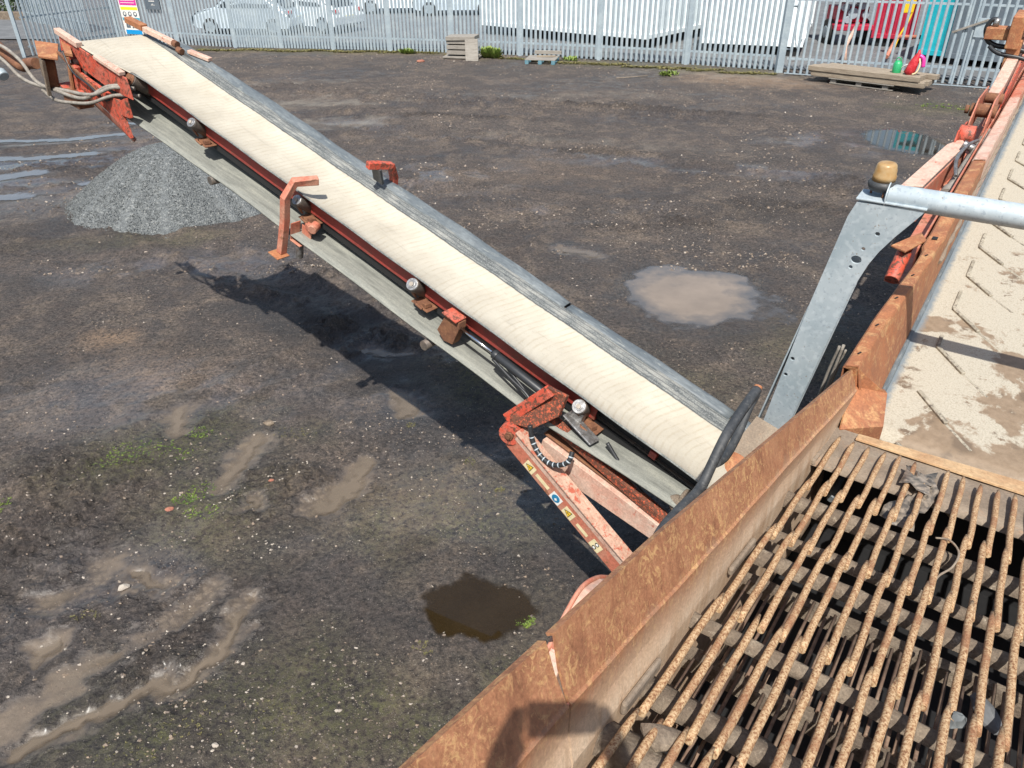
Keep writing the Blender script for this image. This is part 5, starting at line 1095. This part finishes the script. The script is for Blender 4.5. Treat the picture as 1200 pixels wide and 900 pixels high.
for i, (c_, sz, nm) in enumerate(slp):
    m = MB(); m.box((0, 0, 0), sz); o = m.build('timber_sleeper', M['timber'], None, bevel=.008)
    o.matrix_world = TF @ Matrix.Translation(c_) @ Matrix.Rotation(random.uniform(-.006, .012), 4, 'Z')
    tag(o, ['lower front sleeper of the timber stack, facing the yard', 'upper front sleeper of the timber stack, facing the yard', 'lower second sleeper of the timber stack', 'upper second sleeper, flat beam just behind the front one', 'lower third sleeper of the timber stack', 'upper third sleeper in the middle of the timber stack', 'lower rear sleeper of the timber stack nearest the gate', 'upper rear sleeper of the timber stack nearest the gate'][i], 'timber', 'heavy timber sleepers stacked on the pallet')
# canisters on the timber
gcn = empty('canister', TF @ Matrix.Translation((.62, .38, .402)), 'small green canister standing on the timber stack left of the red bag', 'canister')
M['green_p'] = plain('green_plastic', (.03, .36, .14, 1), .4); M['red_p'] = weathered('red_fabric', (.50, .02, .03, 1), (.60, .05, .06, 1), (.30, .01, .02, 1), 9, 30, rough=.55)
m = MB(); m.tube([(0, 0, 0), (0, 0, .22), (0, 0, .27), (0, 0, .30)], [.11, .11, .08, .035], 14); m.build('body', M['green_p'], gcn, bevel=.005)
m = MB(); m.tube(smoothpath([(-.07, -.02, .25), (-.03, -.03, .36), (.05, -.02, .35), (.08, 0, .24)], 5), .013, 8); m.build('handle', M['green_p'], gcn)
m = MB(); m.tube(smoothpath([(.10, 0, .12), (.20, -.05, .20), (.32, -.06, .26)], 5), .014, 8); m.build('spout_hose', M['st_white'], gcn)
rcn = empty('bag', TF @ Matrix.Translation((1.02, .32, .402)), 'crumpled red bag standing upright on the timber stack right of the green canister', 'bag')
m = MB(); m.tube([(-.10, -.04, 0), (-.03, 0, .12), (0, 0, .26), (.05, .0, .42), (.07, 0, .52), (.06, .01, .60)], [.10, .13, .12, .09, .045, .02], 9); m.build('body', M['red_p'], rcn)
m = MB(); m.tube(smoothpath([(.12, -.02, .4), (.17, -.04, .25), (.14, -.06, .08), (.05, -.08, .02)], 5), .02, 8); m.build('strap', M['st_cream'], rcn)
m = MB(); m.tube(smoothpath([(.10, 0, .46), (.2, .02, .4), (.24, .02, .2)], 5), .05, 8); m.build('side_flap', M['sg_pink'], rcn)
# small blue-edged pallet
SPF = frame((1.05, 26.0, 0), V((.98, -.2, 0)).normalized(), V((.2, .98, 0)).normalized(), (0, 0, 1))
sp_ = empty('pallet', SPF, 'small pallet with faded blue blocks lying on the ground near the middle of the fence', 'pallet', 'pallets')
m = MB()
for y in (-.45, -.25, -.05, .15, .35): m.box((0, y, .135), (.98, .14, .022))
m.build('top_board', M['timber_grey'], sp_, bevel=.003)
for x in (-.42, 0, .42):
    m = MB()
    for y in (-.45, 0, .35): m.box((x, y, .075), (.12, .14, .095))
    m.box((x, -.05, .016), (.11, .95, .022)); m.build('block', M['blue'], sp_, bevel=.004)
m = MB(); m.box((0, 0, 0), (.88, .13, .10)); o = m.build('timber_offcut', M['timber_grey'], None, bevel=.006); o.matrix_world = SPF @ Matrix.Translation((.12, .42, .24)); tag(o, 'grey square timber offcut lying along the back of the small pallet', 'timber')
m = MB(); m.box((0, 0, 0), (.60, .2, .03)); o = m.build('board_offcut', M['timber'], None, bevel=.004); o.matrix_world = SPF @ Matrix.Translation((.1, .14, .163)) @ Matrix.Rotation(.15, 4, 'Z'); tag(o, 'thin brown board offcut lying on top of the small pallet', 'timber')
# timber crate with leaning slab
CR = frame((-1.55, 27.0, 0), V((.97, -.2, 0)).normalized(), V((.2, .97, 0)).normalized(), (0, 0, 1))
cr = empty('timber_crate', CR, 'grey timber box of stacked boards standing against the fence', 'crate')
m = MB()
for z in (.20, .36, .52): m.box((-.05, -.27, z), (.86, .04, .12)); m.box((-.05, .27, z), (.86, .04, .12))
for z in (.20, .36, .52): m.box((-.46, 0, z), (.04, .56, .12)); m.box((.36, 0, z), (.04, .56, .12))
m.build('side_board', M['timber_grey'], cr, bevel=.006)
m = MB(); m.box((0, 0, .63), (.98, .66, .12), (0, -.03, 0)); m.build('lid', M['timber_grey'], cr, bevel=.012)
m = MB(); m.box((0, -.05, .06), (1.2, .7, .05)); m.build('base_board', M['timber_grey'], cr, bevel=.006)
m = MB(); m.box((0, 0, 0), (.42, .07, .68)); o = m.build('paving_slab', M['timber_grey'], None, bevel=.01); o.matrix_world = CR @ Matrix.Translation((.42, -.47, .30)) @ Matrix.Rotation(-.35, 4, 'X') @ Matrix.Rotation(-.10, 4, 'Y') @ Matrix.Rotation(.12, 4, 'Z'); tag(o, 'pale flat slab leaning against the front of the timber crate', 'slab')
m = MB(); m.cyl((0, 0, 0), (.95, .3, .012), .012, 6); o = m.build('stick', M['timber'], None); o.location = (3.05, 22.9, .015); tag(o, 'thin brown stick lying on the gravel below the fence', 'stick')

# ------------------------------------------------------------------ containers beyond the fence
def container(name, p_l, p_r, depth, h, z0, mat, label, rib=.28, cat='container', side=None):
    p_l, p_r = V((p_l[0], p_l[1], 0)), V((p_r[0], p_r[1], 0)); d = (p_r-p_l); L = d.length; d.normalize(); nb_ = V((-d.y, d.x, 0))
    root = empty(name, frame(p_l, d, nb_, (0, 0, 1)), label, cat)
    def corr(m, A, B, nv, z0, z1):
        A, B = V(A), V(B); L2 = (B-A).length; dd = (B-A).normalized(); n = max(1, int(L2/rib)); rw0 = []; prof = []
        for i in range(n):
            a = L2*i/n; s = L2/n
            prof += [(a, 0), (a+s*.28, 0), (a+s*.42, -.036), (a+s*.80, -.036), (a+s*.94, 0)]
        prof.append((L2, 0))
        rw = [[A+dd*a+V(nv)*(b)+V((0, 0, z)) for a, b in prof] for z in (z0, z1)]; m.sheet(rw)
    m = MB(); corr(m, (.08, .0, 0), (L-.08, .0, 0), (0, -1, 0), z0+.14, h-.1); m.build('corrugated_side', mat, root, solid=.003)
    m = MB(); corr(m, (L, .08, 0), (L, depth-.08, 0), (1, 0, 0), z0+.14, h-.1); corr(m, (0, .08, 0), (0, depth-.08, 0), (-1, 0, 0), z0+.14, h-.1); m.build('end_wall', side or mat, root, solid=.003)
    m = MB()
    for x, y in ((0, 0), (L, 0), (0, depth), (L, depth)): m.box((x, y, (z0+h)/2), (.14, .14, h-z0))
    for y in (0, depth): m.box((L/2, y, z0+.07), (L-.15, .12, .14)); m.box((L/2, y, h-.06), (L-.15, .12, .12))
    for x in (0, L): m.box((x, depth/2, z0+.07), (.12, depth-.15, .14)); m.box((x, depth/2, h-.06), (.12, depth-.15, .12))
    m.build('corner_frame', side or mat, root, bevel=.006)
    m = MB(); m.box((L/2, depth/2, h-.02), (L-.1, depth-.1, .03)); m.box((L/2, depth/2, z0+.05), (L-.1, depth-.1, .04)); m.build('roof_and_floor', M['grey_box'], root)
    m = MB()
    for x in (.3, L*.35, L*.62, L-.3):
        for y in (.25, depth-.3): m.box((x, y, z0/2), (.4, .4, z0))
    m.build('support_block', M['black'], root)
    return root
container('storage_container', (-1.03, 33.15), (4.74, 28.47), 8.5, 2.9, .35, M['white_box'], 'long white ribbed storage container behind the middle of the fence', .30)
# its return end wall reads blue grey and recedes to the right
m_ = None
container('storage_container', (6.51, 27.73), (9.47, 26.55), 6.0, 2.9, .32, M['white_box'], 'white ribbed storage container behind the fence beside the gate post', .30)
container('storage_container', (12.80, 28.9), (13.9, 28.4), 5.0, 2.7, .30, M['crimson'], 'dark red shipping container partly hidden behind the teal one', .16)
container('storage_container', (12.80, 25.35), (13.35, 24.9), 3.0, 2.6, .25, M['teal_box'], 'narrow turquoise container upright behind the gate', .6)
container('storage_container', (13.40, 24.80), (18.8, 20.4), 2.5, 2.7, .22, M['grey_box'], 'dark blue-grey container filling the view behind the gate leaf', .9)
# red lorry behind the gate
lr = empty('lorry', (12.1, 29.6, 0), 'red lorry front with exposed grey engine parts seen through the gate', 'lorry')
m = MB(); m.box((0, 0, 2.05), (1.5, 1.6, 1.1)); m.build('cab', M['truck_red'], lr, bevel=.06)
m = MB(); m.box((0, -.81, 2.25), (1.2, .02, .45)); m.build('windscreen', M['glass'], lr)
m = MB(); m.box((0, -.3, .62), (1.3, .9, .18)); m.box((0, .2, 1.0), (1.1, 1.0, .5)); m.build('bumper', M['crimson'], lr, bevel=.03)
m = MB()
for x, z, s in ((-.35, 1.25, .14), (-.05, 1.05, .18), (.25, 1.3, .13), (.4, 1.0, .12), (-.2, .85, .12)): m.cyl((x, -.45, z), (x, -.1, z), s, 12)
m.build('engine', M['galv_far'], lr, bevel=.01)
for x in (-.6, .6):
    m = MB(); m.cyl((x-.12, .1, .42), (x+.12, .1, .42), .42, 28); wl = m.build('wheel', M['tyre'], lr, bevel=.03)
    m = MB(); m.cyl((x-.13, .1, .42), (x+.13, .1, .42), .20, 20); m.build('rim', M['galv_far'], wl)
yb = empty('yellow_box', (12.45, 26.6, .55), 'small yellow plastic box with a hose hanging behind the gate pales', 'box')
m = MB(); m.box((.25, 0, 1.0), (.34, .16, .50)); m.build('case', M['yellow'], yb, bevel=.02)
m = MB(); m.tube(smoothpath([(.45, 0, 1.3), (.36, -.05, .6), (.16, -.06, .1), (.05, -.1, -.35)], 6), .03, 8); m.build('hose', M['yellow'], yb)
def bent(name, P_, r, mat, label, cat):
    m = MB(); m.tube(P_, r, 10); return tag(m.build(name, mat), label, cat)
bent('steel_prop', [(10.35, 24.9, .0), (10.25, 24.9, .55), (11.2, 26.6, 1.0)], .06, M['pink'], 'pale pink bent steel prop leaning behind the gate left of the lorry', 'prop')
bent('steel_prop', [(11.4, 24.5, .30), (12.1, 25.6, .72), (13.0, 25.7, .70)], .06, M['red_fade'], 'pinkish bent steel arm behind the gate right of the lorry', 'prop')
# clutter between the two white containers
cl = empty('waste_skip', (7.9, 33.0, 0), 'green skip with red and white rubbish seen in the gap between the two white containers', 'skip')
m = MB(); m.prism([(-1.2, 0, .1), (1.2, 0, .1), (1.6, 0, 1.3), (-1.6, 0, 1.3)], (0, 1.5, 0)); M['green_d'] = plain('dark_green_paint', (.03, .14, .10, 1), .5); m.build('skip_body', M['green_d'], cl, bevel=.02)
m = MB(); m.box((-.3, .4, 1.5), (.4, .4, .5), (.2, .3, .4)); m.box((.5, -.3, .4), (.5, .3, .35), (.1, .2, .3)); m.build('rubbish', M['crimson'], cl, bevel=.02)
m = MB(); m.box((.35, .4, 1.5), (.4, .4, .4), (.3, .1, .7)); m.build('rubbish', M['st_white'], cl, bevel=.02)

# ------------------------------------------------------------------ parked cars beyond the fence
def car(loc, rz, paint, label, van=False):
    r0 = empty('parked_car', Matrix.Translation((loc[0], loc[1], 0.03)) @ Matrix.Rotation(rz, 4, 'Z'), label, 'car', 'cars parked beyond the palisade fence')
    L = 4.2
    prof = [(-2.1, .35), (-2.12, .62), (-2.0, .88), (-1.75, .96), (-1.35, 1.30), (-.9, 1.46), (0, 1.50), (.5, 1.46), (1.05, 1.02), (1.75, .88), (2.05, .70), (2.1, .42), (1.95, .26), (-1.95, .26)]
    if van: prof = [(-2.3, .35), (-2.32, 1.5), (-2.25, 1.95), (-2.1, 2.02), (.9, 2.02), (1.3, 1.92), (1.85, 1.25), (2.4, 1.05), (2.5, .8), (2.5, .4), (2.4, .26), (-2.2, .26)]
    rw = []; n = len(prof)
    for y, k in ((-.86, .93), (-.80, .985), (-.6, 1.0), (.6, 1.0), (.80, .985), (.86, .93)):
        rw.append([(x*(.98+.02*k), y*(1 if z < .95 else (.93 if z < 1.3 else .80)), .26+(z-.26)*(k if z > .9 else 1)) for x, z in prof]+[(prof[0][0], y, prof[0][1])])
    m = MB(); m.sheet(rw); m.prism([(x*.97, -.84 if z < .95 else -.78, z*.985) for x, z in prof][::-1], (0, .001, 0)); m.prism([(x*.97, .84 if z < .95 else .78, z*.985) for x, z in prof], (0, .001, 0)); body = m.build('body', paint, r0, bevel=.03)
    for sg in (-1, 1):
        m = MB(); yy = .815*sg
        if not van: m.prism([(-1.30, yy, .99), (-1.05, yy*.93, 1.32), (-.15, yy*.90, 1.42), (-.10, yy, .99)], (0, .012*sg, 0)); m.prism([(-.02, yy, .99), (-.07, yy*.90, 1.42), (.42, yy*.90, 1.38), (.90, yy, 1.0)], (0, .012*sg, 0))
        else: m.prism([(.75, yy*1.02, 1.2), (.75, yy*.95, 1.75), (1.25, yy*.95, 1.72), (1.65, yy*1.02, 1.2)], (0, .012*sg, 0))
        m.build('side_window', M['glass'], r0)
        for x in (-1.32, 1.32):
            m = MB(); m.cyl((x, sg*.70, .31), (x, sg*.875, .31), .315, 26); wl = m.build('wheel', M['tyre'], r0, bevel=.03)
            m = MB(); m.cyl((x, sg*.875, .31), (x, sg*.885, .31), .20, 20)
            for q in range(5): a = q*1.256; m.box((x+.1*math.cos(a), sg*.888, .31+.1*math.sin(a)), (.2, .012, .035), (0, -a, 0))
            m.build('rim', M['galv_far'], wl)
    xb = -2.08 if not van else -2.29
    m = MB(); m.box((xb-.02, 0, .60 if not van else .8), (.03, .50, .11)); m.build('number_plate', M['plate_yellow'], r0)
    for y in (-.72, .72): m = MB(); m.box((xb+.03, y, .84 if not van else 1.1), (.10, .20, .13)); m.build('rear_light', M['lamp_red'], r0, bevel=.02)
    m = MB(); m.prism([(-1.80, -.60, 1.0), (-1.80, .60, 1.0), (-1.38, .56, 1.32), (-1.38, -.56, 1.32)], (-.02, 0, .01)); m.build('rear_window', M['glass'], r0)
    m = MB(); m.prism([(1.08, -.66, 1.03), (1.08, .66, 1.03), (.56, .58, 1.43), (.56, -.58, 1.43)], (.02, 0, .01)); m.build('windscreen', M['glass'], r0)
    return r0
car((-10.6, 34.0), R(172), M['carpaint'], 'pale silver hatchback parked side-on behind the left part of the fence')
car((-8.3, 34.9), R(150), M['carpaint2'], 'white hatchback with a yellow rear plate parked behind the fence left of centre')
car((-5.6, 42.2), R(185), M['carpaint2'], 'white van parked far back behind the fence left of centre', True)
car((-2.6, 41.0), R(5), M['carpaint'], 'pale blue-silver car parked nose-on behind the fence next to the white container')
car((-9.6, 41.5), R(8), M['carpaint'], 'silver car parked in the back row behind the first hatchback')

# hedge bank top left, and a far wall closing the yard
m = MB(); r0 = random.Random(2)
hb = empty('hedge', (-27.5, 42, 0), 'dark green overgrown hedge bank at the top left corner beyond the fence', 'hedge')
for k in range(5200):
    x = r0.uniform(-5, 3.2); y = r0.uniform(-.8, 2.4); z = r0.uniform(.2, 2.4)*(1-.25*abs(math.sin(x*2.3))); s = r0.uniform(.05, .12)
    a = V((r0.uniform(-1, 1), r0.uniform(-1, 1), r0.uniform(-.4, 1))).normalized(); b = a.orthogonal().normalized(); c_ = V((x, y, z)); m.add([c_-b*s, c_+a.cross(b)*s*.5, c_+b*s, c_-a.cross(b)*s*.5], [(0, 1, 2, 3)])
M['hedge'] = _leaf('hedge_leaf', (.015, .035, .008), (.06, .10, .02)); m.build('foliage', M['hedge'], hb)
m = MB()
for x in (-4, -1.5, 1, 2.8): m.tube([(x, .8, 0), (x+.1, .8, .9), (x-.1, .9, 1.7)], [.08, .06, .03], 8)
m.build('stem', M['timber'], hb)
m = MB(); m.box((0, 0, .18), (9, .35, .36)); o = m.build('low_wall', M['dirt'], None, bevel=.02); o.location = (-27.3, 40.9, 0); o.rotation_euler = (0, 0, -.25); tag(o, 'low earth-covered kerb wall in front of the hedge at the top left', 'wall')
# a brick works building far beyond, out of the frame top but seen in reflections
bd = empty('warehouse', (2, 62, 0), 'grey metal clad warehouse far beyond the parked cars', 'building')
m = MB(); rw = [[(x, .05*(i % 2), z) for i, x in enumerate(np.arange(-40, 40, .5))] for z in (0, 6.0)]; m.sheet(rw); m.build('wall', M['grey_box'], bd)
m = MB(); m.prism([(-40, -.3, 6), (40, -.3, 6), (40, 9, 8.2), (-40, 9, 8.2)], (0, 0, .12)); m.build('roof', M['concrete'], bd)
m = MB(); 
for x in (-22, -4, 15): m.box((x, -.04, 2.0), (4, .08, 4))
m.build('shutter_door', M['white_box'], bd)

# ------------------------------------------------------------------ the photographer on the walkway (casts the shadow on the hopper wall)
def person():
    root_z = 2.18; bx, by = .03, -.42
    J = {'pel': (bx, by, root_z+.93), 'sp': (bx, by+.01, root_z+1.12), 'ch': (bx, by, root_z+1.32), 'nk': (bx, by+.01, root_z+1.47), 'hd': (bx, by+.05, root_z+1.57), 'ht': (bx, by+.05, root_z+1.68)}
    E_ = [('pel', 'sp'), ('sp', 'ch'), ('ch', 'nk'), ('nk', 'hd'), ('hd', 'ht')]
    rad = {'pel': .15, 'sp': .135, 'ch': .15, 'nk': .06, 'hd': .085, 'ht': .07}
    for sg, n in ((-1, 'l'), (1, 'r')):
        J.update({n+'sh': (bx+sg*.18, by, root_z+1.39), n+'el': (bx+sg*.26, by+.16, root_z+1.24), n+'wr': (bx+sg*.125-.03, by+.335, root_z+1.51), n+'pm': (sg*.10, by+.385, root_z+1.585), n+'hp': (bx+sg*.10, by, root_z+.88), n+'kn': (bx+sg*.12, by+.03, root_z+.50), n+'an': (bx+sg*.13, by-.01, root_z+.10), n+'to': (bx+sg*.14, by+.15, root_z+.04)})
        E_ += [('ch', n+'sh'), (n+'sh', n+'el'), (n+'el', n+'wr'), (n+'wr', n+'pm'), ('pel', n+'hp'), (n+'hp', n+'kn'), (n+'kn', n+'an'), (n+'an', n+'to')]
        rad.update({n+'sh': .065, n+'el': .045, n+'wr': .030, n+'pm': .034, n+'hp': .095, n+'kn': .062, n+'an': .045, n+'to': .04})
        for f in range(4):
            a = n+'f%d' % f; b = a+'t'; zz = root_z+1.62-.022*f
            J[a] = (sg*(.098), by+.40, zz+.002); J[b] = (sg*(.075), by+.395+.004*f, zz+.004); E_ += [(n+'pm', a), (a, b)]; rad[a] = .0095; rad[b] = .0085
        J[n+'th'] = (sg*.085, by+.36, root_z+1.555); E_ += [(n+'pm', n+'th')]; rad[n+'th'] = .010
    keys = list(J); me = bpy.data.meshes.new('person'); me.from_pydata([J[k] for k in keys], [(keys.index(a), keys.index(b)) for a, b in E_], [])
    o = bpy.data.objects.new('person', me); col.objects.link(o)
    sk = o.modifiers.new('skin', 'SKIN'); sk.use_smooth_shade = True
    for i, k in enumerate(keys):
        v = me.skin_vertices[0].data[i]; v.radius = (rad[k], rad[k]*(.8 if k in ('pel', 'sp', 'ch') else 1)); v.use_root = (k == 'pel')
    sb = o.modifiers.new('sub', 'SUBSURF'); sb.levels = 2; sb.render_levels = 2
    M['cloth'] = plain('navy_work_clothes', (.03, .04, .07, 1), .9); me.materials.append(M['cloth'])
    tag(o, 'person in dark work clothes standing on the walkway holding up a phone with both hands', 'person')
    m = MB(); m.box((0, 0, 0), (.15, .009, .074)); ph = m.build('phone', M['black'], None, bevel=.006); ph.location = (.0, -.030, 3.785); ph.rotation_euler = (-R(31.5), 0, 0)
    tag(ph, 'black phone held out flat in both hands of the person', 'phone')
person()

def split_loose(o):
    me = o.data; n = len(me.vertices); par = list(range(n))
    def find(a):
        while par[a] != a: par[a] = par[par[a]]; a = par[a]
        return a
    for e in me.edges:
        a, b = find(e.vertices[0]), find(e.vertices[1])
        if a != b: par[a] = b
    comp = {}
    for p_ in me.polygons: comp.setdefault(find(p_.vertices[0]), []).append(p_.index)
    if len(comp) < 2: return
    vs = [v.co[:] for v in me.vertices]
    for k, polys in enumerate(comp.values()):
        used = {}; fs = []; sm = []
        for pi in polys:
            f = []
            for v in me.polygons[pi].vertices:
                if v not in used: used[v] = len(used)
                f.append(used[v])
            fs.append(f); sm.append(me.polygons[pi].use_smooth)
        nm = bpy.data.meshes.new(o.name.split('.')[0]); nm.from_pydata([vs[v] for v in used], [], fs); nm.polygons.foreach_set('use_smooth', sm); nm.materials.append(me.materials[0])
        if k == 0: first = nm; continue
        c_ = o.copy(); c_.data = nm; col.objects.link(c_)
    o.data = first
for o in [q for q in bpy.data.objects if q.type == 'MESH' and q.name.split('.')[0] in ('wall_deposit', 'end_wall', 'head_capping', 'block', 'bottom_board', 'top_board', 'side_board', 'rod_carrier', 'idler_set', 'support_block', 'mounting_stud', 'cable', 'pivot_cheek', 'walkway_leg', 'adjuster_bolt', 'hedge_stem', 'rubbish', 'shutter_door', 'frame_beam', 'pivot_pin', 'rail')]: split_loose(o)
print('objects', len(bpy.data.objects))
